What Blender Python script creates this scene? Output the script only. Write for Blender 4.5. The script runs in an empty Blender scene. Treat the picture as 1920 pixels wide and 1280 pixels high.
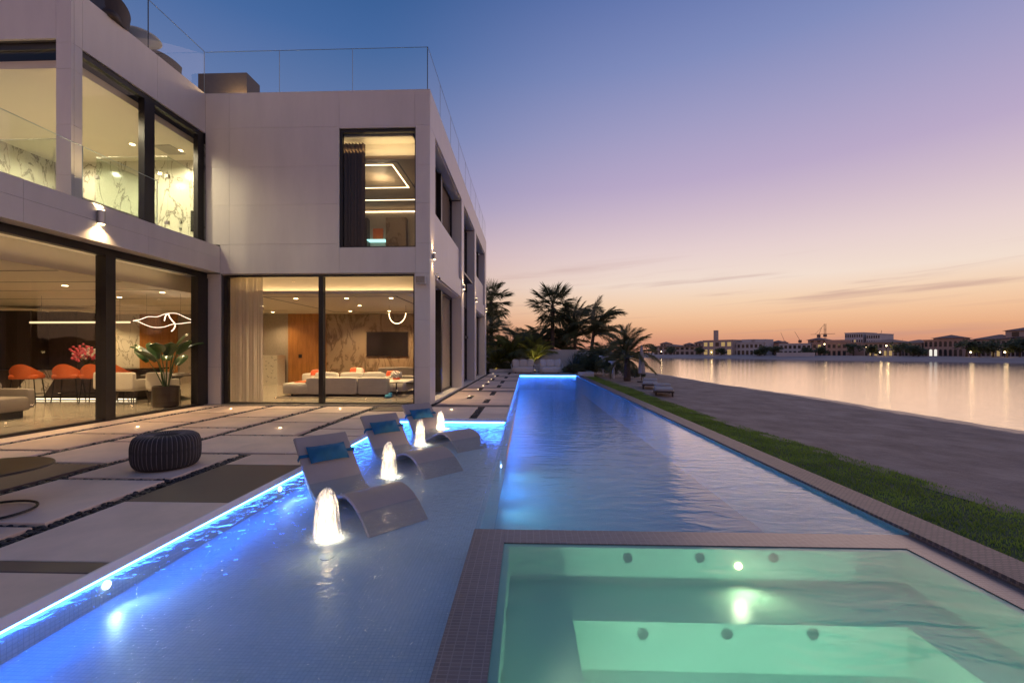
import bpy, bmesh, math, random
from mathutils import Vector, Matrix, noise
R = math.radians
rnd = random.Random(7)
S = bpy.context.scene
COL = S.collection

# ------------------------------------------------------------------ camera
F_PX = 820.0; YAW = math.atan(28 / 820.0); HC = 1.4
cd = bpy.data.cameras.new('camera'); cam = bpy.data.objects.new('camera', cd); COL.objects.link(cam)
cd.sensor_width = 36; cd.lens = F_PX / 1920 * 36; cd.shift_y = 20 / 1920
cd.clip_start = 0.05; cd.clip_end = 5000
cam.location = (0, 0, HC); cam.rotation_euler = (R(90), 0, YAW); S.camera = cam
def ray(x, y):
    u = (x - 960) / F_PX; v = (660 - y) / F_PX
    return (u * math.cos(YAW) - math.sin(YAW), u * math.sin(YAW) + math.cos(YAW), v)
def G(x, y, z=0.0):
    d = ray(x, y); t = (z - HC) / d[2]; return Vector((d[0] * t, d[1] * t, z))
def AY(x, y, Y):
    d = ray(x, y); t = Y / d[1]; return Vector((d[0] * t, Y, HC + d[2] * t))
def AX(x, y, X):
    d = ray(x, y); t = X / d[0]; return Vector((X, d[1] * t, HC + d[2] * t))
def srgb(h):
    h = h.lstrip('#'); c = [int(h[i:i + 2], 16) / 255 for i in (0, 2, 4)]
    return tuple(((v / 12.92) if v <= .04045 else ((v + .055) / 1.055) ** 2.4) for v in c)

# ------------------------------------------------------------------ world: dusk sky after sunset
W = bpy.data.worlds.new('World'); S.world = W; W.use_nodes = True
wt = W.node_tree; wt.nodes.clear()
def N(t, typ, **kw):
    n = t.nodes.new(typ)
    for k, v in kw.items():
        if k.startswith('i_'): n.inputs[k[2:]].default_value = v
        else: setattr(n, k, v)
    return n
def MATH(t, op, a, b=None, c=None, clamp=False):
    n = t.nodes.new('ShaderNodeMath'); n.operation = op; n.use_clamp = clamp
    for i, v in enumerate((a, b, c)):
        if v is None: continue
        if isinstance(v, (int, float)): n.inputs[i].default_value = v
        else: t.links.new(v, n.inputs[i])
    return n.outputs[0]
def ramp(t, fac, stops, interp='EASE'):
    n = t.nodes.new('ShaderNodeValToRGB'); cr = n.color_ramp; cr.interpolation = interp
    while len(cr.elements) > 1: cr.elements.remove(cr.elements[-1])
    cr.elements[0].position = stops[0][0]; cr.elements[0].color = (*stops[0][1], 1)
    for p, c in stops[1:]:
        e = cr.elements.new(p); e.color = (*c, 1)
    t.links.new(fac, n.inputs[0]); return n.outputs[0]
def mixc(t, fac, a, b, mode='MIX'):
    n = t.nodes.new('ShaderNodeMix'); n.data_type = 'RGBA'; n.blend_type = mode
    for sock, v in ((n.inputs[0], fac), (n.inputs[6], a), (n.inputs[7], b)):
        if isinstance(v, (int, float)): sock.default_value = v
        elif isinstance(v, tuple): sock.default_value = (*v, 1) if len(v) == 3 else v
        else: t.links.new(v, sock)
    return n.outputs[2]
tc = N(wt, 'ShaderNodeTexCoord'); sx = N(wt, 'ShaderNodeSeparateXYZ'); wt.links.new(tc.outputs['Generated'], sx.inputs[0])
dx, dy, dz = sx.outputs
el = MATH(wt, 'ARCSINE', dz)                       # elevation in radians
eln = MATH(wt, 'DIVIDE', MATH(wt, 'MULTIPLY', el, 57.2958), 50.0, clamp=True)  # 0..50 degrees
def st(deg, h): return (max(0, deg) / 50.0, srgb(h))
west = ramp(wt, eln, [st(0, '#c98872'), st(1.4, '#d8987a'), st(2.8, '#e9b088'), st(4.2, '#f2c29b'), st(6, '#f5d2b2'), st(8.4, '#f3decf'), st(12, '#e7d1d0'), st(16, '#d2bdcc'), st(20, '#bbaac9'), st(26, '#a19dc4'), st(32, '#828dbd'), st(39, '#6276ae'), st(50, '#4968a3')], 'LINEAR')
east = ramp(wt, eln, [st(0, '#c08270'), st(3, '#d69c80'), st(7, '#e0b8a0'), st(12, '#c9aeb4'), st(18, '#9a96b9'), st(26, '#6c80b0'), st(34, '#4669a0'), st(39, '#365d94'), st(50, '#2b5086')], 'LINEAR')
hl = MATH(wt, 'SQRT', MATH(wt, 'ADD', MATH(wt, 'MULTIPLY', dx, dx), MATH(wt, 'MULTIPLY', dy, dy)))
GA = R(38)                                          # azimuth of the afterglow, right of the pool axis
ca = MATH(wt, 'DIVIDE', MATH(wt, 'ADD', MATH(wt, 'MULTIPLY', dx, math.sin(GA)), MATH(wt, 'MULTIPLY', dy, math.cos(GA))), MATH(wt, 'MAXIMUM', hl, .001))
glow = N(wt, 'ShaderNodeMapRange', interpolation_type='SMOOTHSTEP'); wt.links.new(ca, glow.inputs[0])
glow.inputs[1].default_value = .5; glow.inputs[2].default_value = 1.0
sky = mixc(wt, glow.outputs[0], east, west)
# thin cloud streaks low over the water
az = MATH(wt, 'ARCTAN2', dx, dy)
cv = N(wt, 'ShaderNodeCombineXYZ')
wt.links.new(MATH(wt, 'MULTIPLY', az, 2.2), cv.inputs[0])
wt.links.new(MATH(wt, 'MULTIPLY', MATH(wt, 'SUBTRACT', el, MATH(wt, 'MULTIPLY', az, .05)), 44.0), cv.inputs[1])
cn = N(wt, 'ShaderNodeTexNoise', i_Scale=1.0, i_Detail=4.0, i_Roughness=.55, i_Distortion=.35); wt.links.new(cv.outputs[0], cn.inputs[0])
cm = N(wt, 'ShaderNodeMapRange', interpolation_type='SMOOTHSTEP'); wt.links.new(cn.outputs[0], cm.inputs[0]); cm.inputs[1].default_value = .52; cm.inputs[2].default_value = .72
band = ramp(wt, eln, [(0, (.35,) * 3), (.05, (.5,) * 3), (.13, (1,) * 3), (.19, (.7,) * 3), (.25, (0,) * 3)], 'LINEAR')
cfac = MATH(wt, 'MULTIPLY', MATH(wt, 'MULTIPLY', cm.outputs[0], band), .55)
sky = mixc(wt, cfac, sky, srgb('#b58c8a'))
bg = N(wt, 'ShaderNodeBackground', i_Strength=1.0); wt.links.new(sky, bg.inputs[0])
wo = N(wt, 'ShaderNodeOutputWorld'); wt.links.new(bg.outputs[0], wo.inputs[0])

# the sun has set: a last broad, faint warm glow from just above the western horizon
sl = bpy.data.lights.new('sun', 'SUN'); sl.energy = 0.45; sl.angle = R(40); sl.color = (1, .62, .42)
so = bpy.data.objects.new('sun', sl); COL.objects.link(so)
so.rotation_euler = Vector((-math.sin(GA), -math.cos(GA), -.16)).to_track_quat('-Z', 'Y').to_euler()

# ------------------------------------------------------------------ render settings
S.render.engine = 'CYCLES'
cy = S.cycles
cy.use_denoising = True; cy.max_bounces = 8; cy.diffuse_bounces = 4; cy.glossy_bounces = 4; cy.transmission_bounces = 4
cy.transparent_max_bounces = 24; cy.caustics_reflective = False; cy.caustics_refractive = False
cy.sample_clamp_indirect = 4.0; cy.use_light_tree = True
vs = S.view_settings; vs.view_transform = 'Standard'; vs.look = 'None'; vs.gamma = 1; vs.exposure = 0; vs.use_curve_mapping = False

# ------------------------------------------------------------------ materials
def newmat(name):
    m = bpy.data.materials.new(name); m.use_nodes = True; t = m.node_tree
    return m, t, t.nodes['Principled BSDF']
def pmat(name, col, rough=.5, metal=0, noise_amt=0, nscale=8, bump=0, bscale=60, spec=.5, emit=None, estr=0, stretch=None, col2=None, sheen=0, coat=0):
    m, t, b = newmat(name)
    b.inputs['Roughness'].default_value = rough; b.inputs['Metallic'].default_value = metal
    b.inputs['Specular IOR Level'].default_value = spec; b.inputs['Base Color'].default_value = (*col, 1)
    if sheen: b.inputs['Sheen Weight'].default_value = sheen
    if coat: b.inputs['Coat Weight'].default_value = coat
    tcn = N(t, 'ShaderNodeTexCoord'); vec = tcn.outputs['Object']
    if stretch:
        mp = N(t, 'ShaderNodeMapping'); t.links.new(vec, mp.inputs[0]); mp.inputs['Scale'].default_value = stretch; vec = mp.outputs[0]
    if noise_amt or col2:
        n = N(t, 'ShaderNodeTexNoise', i_Scale=nscale, i_Detail=6.0, i_Roughness=.6); t.links.new(vec, n.inputs[0])
        mr = N(t, 'ShaderNodeMapRange'); t.links.new(n.outputs[0], mr.inputs[0]); mr.inputs[1].default_value = .3; mr.inputs[2].default_value = .7
        a = col2 if col2 else tuple(c * (1 - noise_amt) for c in col); bcol = col if col2 else tuple(min(1, c * (1 + noise_amt)) for c in col)
        t.links.new(mixc(t, mr.outputs[0], a, bcol), b.inputs['Base Color'])
        rr = MATH(t, 'MULTIPLY_ADD', n.outputs[0], .2, rough - .1); t.links.new(rr, b.inputs['Roughness'])
    if bump:
        n2 = N(t, 'ShaderNodeTexNoise', i_Scale=bscale, i_Detail=4.0); t.links.new(vec, n2.inputs[0])
        bp = N(t, 'ShaderNodeBump', i_Strength=bump, i_Distance=.01); t.links.new(n2.outputs[0], bp.inputs['Height']); t.links.new(bp.outputs[0], b.inputs['Normal'])
    if emit: b.inputs['Emission Color'].default_value = (*emit, 1); b.inputs['Emission Strength'].default_value = estr
    return m
def emat(name, col, s):
    m, t, b = newmat(name); t.nodes.remove(b)
    e = N(t, 'ShaderNodeEmission', i_Color=(*col, 1), i_Strength=s); t.links.new(e.outputs[0], t.nodes['Material Output'].inputs[0]); return m
def glassmat(name, tint=(1, 1, 1), rough=0.0, ior=1.45, bump=None, scale=1.0):
    m, t, b = newmat(name); t.nodes.remove(b)
    tr = N(t, 'ShaderNodeBsdfTransparent', i_Color=(*tint, 1)); gl = N(t, 'ShaderNodeBsdfGlossy', i_Roughness=rough); fr = N(t, 'ShaderNodeFresnel', i_IOR=ior)
    mx = N(t, 'ShaderNodeMixShader'); ge = N(t, 'ShaderNodeNewGeometry'); t.links.new(MATH(t, 'MULTIPLY', fr.outputs[0], MATH(t, 'SUBTRACT', 1.0, ge.outputs['Backfacing'])), mx.inputs[0]); t.links.new(tr.outputs[0], mx.inputs[1]); t.links.new(gl.outputs[0], mx.inputs[2])
    t.links.new(mx.outputs[0], t.nodes['Material Output'].inputs[0])
    if bump: bump(t, gl, fr)
    return m
def milky(m, fac, col):
    t = m.node_tree; out = t.nodes['Material Output']; src = out.inputs[0].links[0].from_socket
    df = N(t, 'ShaderNodeBsdfTranslucent', i_Color=(*col, 1)); d2 = N(t, 'ShaderNodeBsdfDiffuse', i_Color=(*col, 1)); m1 = N(t, 'ShaderNodeMixShader', i_Fac=.5); t.links.new(df.outputs[0], m1.inputs[1]); t.links.new(d2.outputs[0], m1.inputs[2])
    m2 = N(t, 'ShaderNodeMixShader', i_Fac=fac); t.links.new(src, m2.inputs[1]); t.links.new(m1.outputs[0], m2.inputs[2]); t.links.new(m2.outputs[0], out.inputs[0]); return m
def ripple(strength, sc, stretch, detail=2.0, dist=.05):
    def f(t, gl, fr):
        tcn = N(t, 'ShaderNodeTexCoord'); mp = N(t, 'ShaderNodeMapping'); t.links.new(tcn.outputs['Object'], mp.inputs[0]); mp.inputs['Scale'].default_value = stretch
        n = N(t, 'ShaderNodeTexNoise', i_Scale=sc, i_Detail=detail, i_Roughness=.5, i_Distortion=.6); t.links.new(mp.outputs[0], n.inputs[0])
        bp = N(t, 'ShaderNodeBump', i_Strength=strength, i_Distance=dist); t.links.new(n.outputs[0], bp.inputs['Height'])
        t.links.new(bp.outputs[0], gl.inputs['Normal']); t.links.new(bp.outputs[0], fr.inputs['Normal'])
    return f
def brickmat(name, c1, c2, mortar, bw, bh, ms, rough=.35, spec=.5, offset=.0, bump=.3, vec_axes=None, noise_amt=.15):
    """tile joints from a brick texture laid on object XY (or the axes given)"""
    m, t, b = newmat(name)
    tcn = N(t, 'ShaderNodeTexCoord'); sp = N(t, 'ShaderNodeSeparateXYZ'); t.links.new(tcn.outputs['Object'], sp.inputs[0])
    cb = N(t, 'ShaderNodeCombineXYZ')
    if vec_axes == 'wall':
        t.links.new(MATH(t, 'ADD', sp.outputs[0], sp.outputs[1]), cb.inputs[0]); t.links.new(sp.outputs[2], cb.inputs[1])
    else:
        t.links.new(sp.outputs[0], cb.inputs[0]); t.links.new(sp.outputs[1], cb.inputs[1])
    br = N(t, 'ShaderNodeTexBrick', offset=offset, squash=1.0); t.links.new(cb.outputs[0], br.inputs['Vector'])
    br.inputs['Color1'].default_value = (*c1, 1); br.inputs['Color2'].default_value = (*c2, 1); br.inputs['Mortar'].default_value = (*mortar, 1)
    br.inputs['Scale'].default_value = 1; br.inputs['Mortar Size'].default_value = ms; br.inputs['Brick Width'].default_value = bw; br.inputs['Row Height'].default_value = bh
    br.inputs['Bias'].default_value = 0
    nz = N(t, 'ShaderNodeTexNoise', i_Scale=1.3, i_Detail=5.0); t.links.new(tcn.outputs['Object'], nz.inputs[0])
    mr = N(t, 'ShaderNodeMapRange'); t.links.new(nz.outputs[0], mr.inputs[0]); mr.inputs[1].default_value = .3; mr.inputs[2].default_value = .7; mr.inputs[3].default_value = 1 - noise_amt; mr.inputs[4].default_value = 1.0
    vm = N(t, 'ShaderNodeVectorMath', operation='SCALE'); t.links.new(br.outputs[0], vm.inputs[0]); t.links.new(mr.outputs[0], vm.inputs['Scale'])
    t.links.new(vm.outputs[0], b.inputs['Base Color']); b.inputs['Roughness'].default_value = rough; b.inputs['Specular IOR Level'].default_value = spec
    bp = N(t, 'ShaderNodeBump', i_Strength=bump, i_Distance=.004, invert=True); t.links.new(br.outputs['Fac'], bp.inputs['Height']); t.links.new(bp.outputs[0], b.inputs['Normal'])
    return m
def marblemat(name, base, vein, scale=1.0, rough=.2, amt=.5, rot=.6, thin=.035, cloud=.12):
    m, t, b = newmat(name)
    tcn = N(t, 'ShaderNodeTexCoord'); mp = N(t, 'ShaderNodeMapping'); t.links.new(tcn.outputs['Object'], mp.inputs[0]); mp.inputs['Rotation'].default_value = (.3, rot, .5); mp.inputs['Scale'].default_value = (scale, scale, scale * .45)
    n = N(t, 'ShaderNodeTexNoise', i_Scale=1.2, i_Detail=7.0, i_Roughness=.6, i_Distortion=1.1); t.links.new(mp.outputs[0], n.inputs[0])
    d = MATH(t, 'ABSOLUTE', MATH(t, 'SUBTRACT', n.outputs[0], .5))
    v = N(t, 'ShaderNodeMapRange', interpolation_type='SMOOTHSTEP'); t.links.new(d, v.inputs[0]); v.inputs[1].default_value = 0; v.inputs[2].default_value = thin; v.inputs[3].default_value = amt; v.inputs[4].default_value = 0
    n2 = N(t, 'ShaderNodeTexNoise', i_Scale=.8, i_Detail=4.0); t.links.new(mp.outputs[0], n2.inputs[0])
    c = mixc(t, MATH(t, 'MULTIPLY', n2.outputs[0], cloud * 2), base, vein)
    c = mixc(t, v.outputs[0], c, vein); t.links.new(c, b.inputs['Base Color']); b.inputs['Roughness'].default_value = rough
    return m

M = {}
M['clad'] = pmat('white cladding', (.68, .63, .58), .45, noise_amt=.05, nscale=1.6, bump=.02, bscale=220, stretch=(1.6, 1.6, .35))
M['core'] = pmat('joint backing', (.10, .095, .09), .8)
M['frame'] = pmat('dark aluminium', (.022, .02, .019), .38, metal=.3, noise_amt=.2, nscale=3)
M['glass'] = glassmat('window glass', (.97, .965, .95), 0.0, 1.38)
M['railglass'] = glassmat('rail glass', (.955, .98, .975), 0.0, 1.4)
M['showerglass'] = glassmat('shower glass', (.93, .965, .94), 0.0, 1.4)
M['slab'] = pmat('pale stone slab', (.76, .57, .44), .55, noise_amt=.15, nscale=1.4, bump=.06, bscale=140)
M['slab1'] = pmat('pale stone slab, second tone', (.72, .53, .41), .5, noise_amt=.16, nscale=1.1, bump=.06, bscale=140); M['slab2'] = pmat('pale stone slab, third tone', (.80, .61, .48), .6, noise_amt=.12, nscale=1.9, bump=.06, bscale=140)
M['slabdark'] = pmat('dark stone slab', (.115, .078, .07), .5, noise_amt=.12, nscale=2.5, bump=.06, bscale=140)
M['bed'] = pmat('joint bed', (.025, .022, .02), .9)
M['pebble'] = pmat('black pebble', (.035, .032, .033), .35, noise_amt=.5, nscale=9)
def sandmat():
    m, t, b = newmat('beach sand'); tcn = N(t, 'ShaderNodeTexCoord'); v = tcn.outputs['Object']; sp = N(t, 'ShaderNodeSeparateXYZ'); t.links.new(v, sp.inputs[0])
    n = N(t, 'ShaderNodeTexNoise', i_Scale=1.1, i_Detail=8.0, i_Roughness=.65); t.links.new(v, n.inputs[0])
    c = ramp(t, n.outputs[0], [(.3, (.29, .19, .135)), (.5, (.42, .285, .205)), (.7, (.54, .38, .28))], 'LINEAR')
    wet = N(t, 'ShaderNodeMapRange', interpolation_type='SMOOTHSTEP'); t.links.new(MATH(t, 'ADD', sp.outputs[0], MATH(t, 'MULTIPLY', n.outputs[0], 1.2)), wet.inputs[0]); wet.inputs[1].default_value = 11.3; wet.inputs[2].default_value = 12.3
    t.links.new(mixc(t, MATH(t, 'MULTIPLY', wet.outputs[0], .75), c, (.13, .095, .08)), b.inputs['Base Color'])
    t.links.new(MATH(t, 'MULTIPLY_ADD', wet.outputs[0], -.5, .92), b.inputs['Roughness'])
    n2 = N(t, 'ShaderNodeTexNoise', i_Scale=7.0, i_Detail=9.0, i_Roughness=.7); t.links.new(v, n2.inputs[0]); n3 = N(t, 'ShaderNodeTexVoronoi', i_Scale=2.6, feature='SMOOTH_F1'); t.links.new(v, n3.inputs[0])
    h = MATH(t, 'ADD', n2.outputs[0], MATH(t, 'MULTIPLY', n3.outputs[0], .8)); bp = N(t, 'ShaderNodeBump', i_Strength=.8, i_Distance=.05); t.links.new(h, bp.inputs['Height']); t.links.new(bp.outputs[0], b.inputs['Normal']); return m
M['sand'] = sandmat()
M['soil'] = pmat('soil', (.07, .10, .03), .95, noise_amt=.4, nscale=3)
M['grassblade'] = pmat('grass blade', (.15, .20, .04), .6, noise_amt=.45, nscale=2.0)
def leafmat(name, col, amt=.4):
    m = pmat(name, col, .5, noise_amt=.4, nscale=1.2); t = m.node_tree; out = t.nodes['Material Output']; b = t.nodes['Principled BSDF']
    tl = N(t, 'ShaderNodeBsdfTranslucent'); t.links.new(b.inputs['Base Color'].links[0].from_socket, tl.inputs[0]); mx = N(t, 'ShaderNodeMixShader', i_Fac=amt); t.links.new(b.outputs[0], mx.inputs[1]); t.links.new(tl.outputs[0], mx.inputs[2]); t.links.new(mx.outputs[0], out.inputs[0]); return m
M['leafd'] = pmat('dark leaf', (.040, .050, .022), .5, noise_amt=.4, nscale=1.5)
M['leaf'] = pmat('palm leaf', (.075, .09, .03), .5, noise_amt=.35, nscale=1.0)
M['leafg'] = pmat('areca leaf', (.14, .17, .035), .45, noise_amt=.3, nscale=1.0)
M['leafd'] = leafmat('dark leaf tissue', (.125, .14, .06)); M['leaf'] = leafmat('palm leaf tissue', (.15, .15, .06)); M['leafg'] = leafmat('areca leaf tissue', (.22, .23, .05)); M['grassblade'] = leafmat('grass blade tissue', (.24, .35, .06))
M['bluelf'] = pmat('agave leaf', (.07, .11, .10), .5, noise_amt=.2, nscale=3)
M['plantlf'] = pmat('indoor leaf', (.035, .085, .022), .35, noise_amt=.3, nscale=2)
M['trunk'] = pmat('palm trunk', (.10, .07, .05), .9, noise_amt=.35, nscale=10, bump=.6, bscale=25)
M['tile'] = brickmat('shelf mosaic', (.60, .69, .73), (.52, .62, .68), (.43, .52, .58), .027, .027, .0022)
M['tiledeep'] = brickmat('deep pool mosaic', (.27, .48, .56), (.22, .43, .52), (.19, .36, .43), .027, .027, .0022)
M['tilewalld'] = brickmat('deep pool wall mosaic', (.27, .48, .56), (.22, .43, .52), (.19, .36, .43), .027, .027, .0022, vec_axes='wall')
M['tilewall'] = brickmat('pool wall mosaic', (.50, .62, .68), (.44, .57, .64), (.36, .46, .50), .027, .027, .0022, vec_axes='wall')
M['spatile'] = brickmat('spa mosaic', (.46, .66, .56), (.41, .61, .51), (.38, .56, .47), .027, .027, .0022)
M['spawall'] = brickmat('spa wall mosaic', (.46, .66, .56), (.41, .61, .51), (.38, .56, .47), .027, .027, .0022, vec_axes='wall')
M['mosaic'] = brickmat('brown mosaic', (.25, .19, .165), (.20, .155, .14), (.30, .255, .23), .052, .026, .003, rough=.3, bump=.6)
M['mosaicp'] = brickmat('pink mosaic', (.32, .225, .20), (.24, .17, .16), (.14, .11, .10), .05, .026, .004, rough=.5, spec=.2, offset=.5, bump=1.0)
M['water'] = glassmat('pool water', (.70, .90, .97), .09, 1.333, ripple(.22, 4.2, (.6, 1.5, 1), 3.0))
M['shelfwater'] = glassmat('shelf water', (.86, .95, .985), .02, 1.333, ripple(.24, 12.0, (1, 1, 1), 3.0))
milky(M['shelfwater'], .09, (.66, .80, .90)); milky(M['water'], .17, (.55, .70, .78))
M['spawater'] = milky(glassmat('spa water', (.66, .88, .78), .05, 1.333, ripple(.26, 3.4, (.6, 1.4, 1), 3.0)), .28, (.68, .88, .80))
M['led'] = emat('blue led', (.03, .17, 1.0), 70.0)
M['plens'] = emat('pool lamp lens', (.75, .87, 1), 9)
M['warm'] = emat('warm lamp', (1, .72, .38), 14)
M['warmlow'] = emat('warm strip', (1, .80, .52), 3.2)
M['warmdim'] = emat('dim warm tube', (1, .74, .40), 1.5)
M['white'] = pmat('white paint', (.75, .72, .68), .5)
M['whitefab'] = pmat('cream fabric', (.55, .50, .43), .9, noise_amt=.06, nscale=5, bump=.25, bscale=160, sheen=.2)
M['outfab'] = pmat('outdoor cushion', (.70, .62, .55), .9, noise_amt=.06, nscale=5, bump=.25, bscale=120)
M['orange'] = pmat('orange leather', (.50, .10, .02), .45, noise_amt=.12, nscale=6)
M['black'] = pmat('black metal', (.012, .011, .011), .4, metal=.4)
M['rattan'] = pmat('dark rattan', (.04, .028, .024), .6, bump=.6, bscale=90)
M['pouf'] = pmat('charcoal rope', (.032, .027, .027), .75, noise_amt=.2, nscale=9, bump=.5, bscale=150)
M['poufseam'] = pmat('grey piping', (.20, .17, .17), .7)
M['lounger'] = pmat('grey resin', (.42, .335, .28), .5, noise_amt=.06, nscale=3, bump=.15, bscale=400)
M['pillow'] = pmat('teal pillow', (.012, .13, .25), .75, noise_amt=.12, nscale=8, bump=.3, bscale=180)
M['wood'] = pmat('orange wood panel', (.36, .15, .035), .4, noise_amt=.25, nscale=2.2, stretch=(6, 6, .6))
M['wooddark'] = pmat('dark wood', (.045, .03, .022), .4, noise_amt=.3, nscale=3, stretch=(8, 8, .6))
M['ceil'] = pmat('white ceiling', (.78, .72, .62), .7)
M['studyceil'] = pmat('taupe ceiling', (.30, .23, .16), .7)
M['plaster'] = pmat('cream plaster', (.66, .58, .47), .7, noise_amt=.05, nscale=2)
M['floor'] = brickmat('polished floor tile', (.50, .44, .35), (.47, .41, .33), (.25, .21, .17), 1.2, 1.2, .006, rough=.12, bump=.05)
M['marble'] = marblemat('white marble', (.70, .66, .57), (.16, .14, .115), 1.3, .18, .85, .75, .022, .12)
M['marbleg'] = marblemat('brown bookmatched marble', (.36, .265, .18), (.10, .065, .04), 1.0, .2, .8, .9, .06, .45)
M['travert'] = pmat('cream travertine', (.52, .42, .30), .4, noise_amt=.18, nscale=2.0, stretch=(.6, .6, 5))
M['grey'] = pmat('grey wallpaper', (.33, .28, .23), .8, noise_amt=.12, nscale=14, stretch=(3, 3, .7))
M['tv'] = pmat('screen', (.006, .005, .005), .12)
M['curtain'] = pmat('sheer curtain', (.66, .57, .44), .8, noise_amt=.05, nscale=8)
M['brcurtain'] = pmat('brown curtain', (.11, .07, .045), .8, noise_amt=.1, nscale=8)
def clothmat(name, col):
    m, t, b = newmat(name); t.nodes.remove(b); d = N(t, 'ShaderNodeBsdfDiffuse', i_Color=(*col, 1)); l = N(t, 'ShaderNodeBsdfTranslucent', i_Color=(*col, 1)); tr = N(t, 'ShaderNodeBsdfTransparent'); m1 = N(t, 'ShaderNodeMixShader', i_Fac=.55); m2 = N(t, 'ShaderNodeMixShader', i_Fac=.12)
    t.links.new(d.outputs[0], m1.inputs[1]); t.links.new(l.outputs[0], m1.inputs[2]); t.links.new(m1.outputs[0], m2.inputs[1]); t.links.new(tr.outputs[0], m2.inputs[2]); t.links.new(m2.outputs[0], t.nodes['Material Output'].inputs[0]); return m
M['curtain'] = clothmat('sheer curtain cloth', (.86, .80, .70))
M['rug'] = pmat('rug', (.16, .13, .11), .95, noise_amt=.4, nscale=6, bump=.5, bscale=80)
M['steel'] = pmat('steel', (.45, .43, .40), .3, metal=.9)
M['pot'] = pmat('bronze pot', (.06, .045, .035), .3, metal=.5)
M['pink'] = pmat('pink petals', (.62, .10, .14), .6, noise_amt=.4, nscale=30)
M['petal'] = pmat('white petals', (.75, .70, .60), .6, noise_amt=.1, nscale=30)
M['greyfab'] = pmat('grey fabric', (.20, .17, .15), .9, bump=.25, bscale=150)
M['bluebag'] = pmat('blue toy', (.03, .25, .42), .6)
M['planter'] = pmat('taupe planter', (.15, .12, .10), .7, noise_amt=.1)
M['parasol'] = pmat('cream canvas', (.45, .40, .36), .9)

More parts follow.
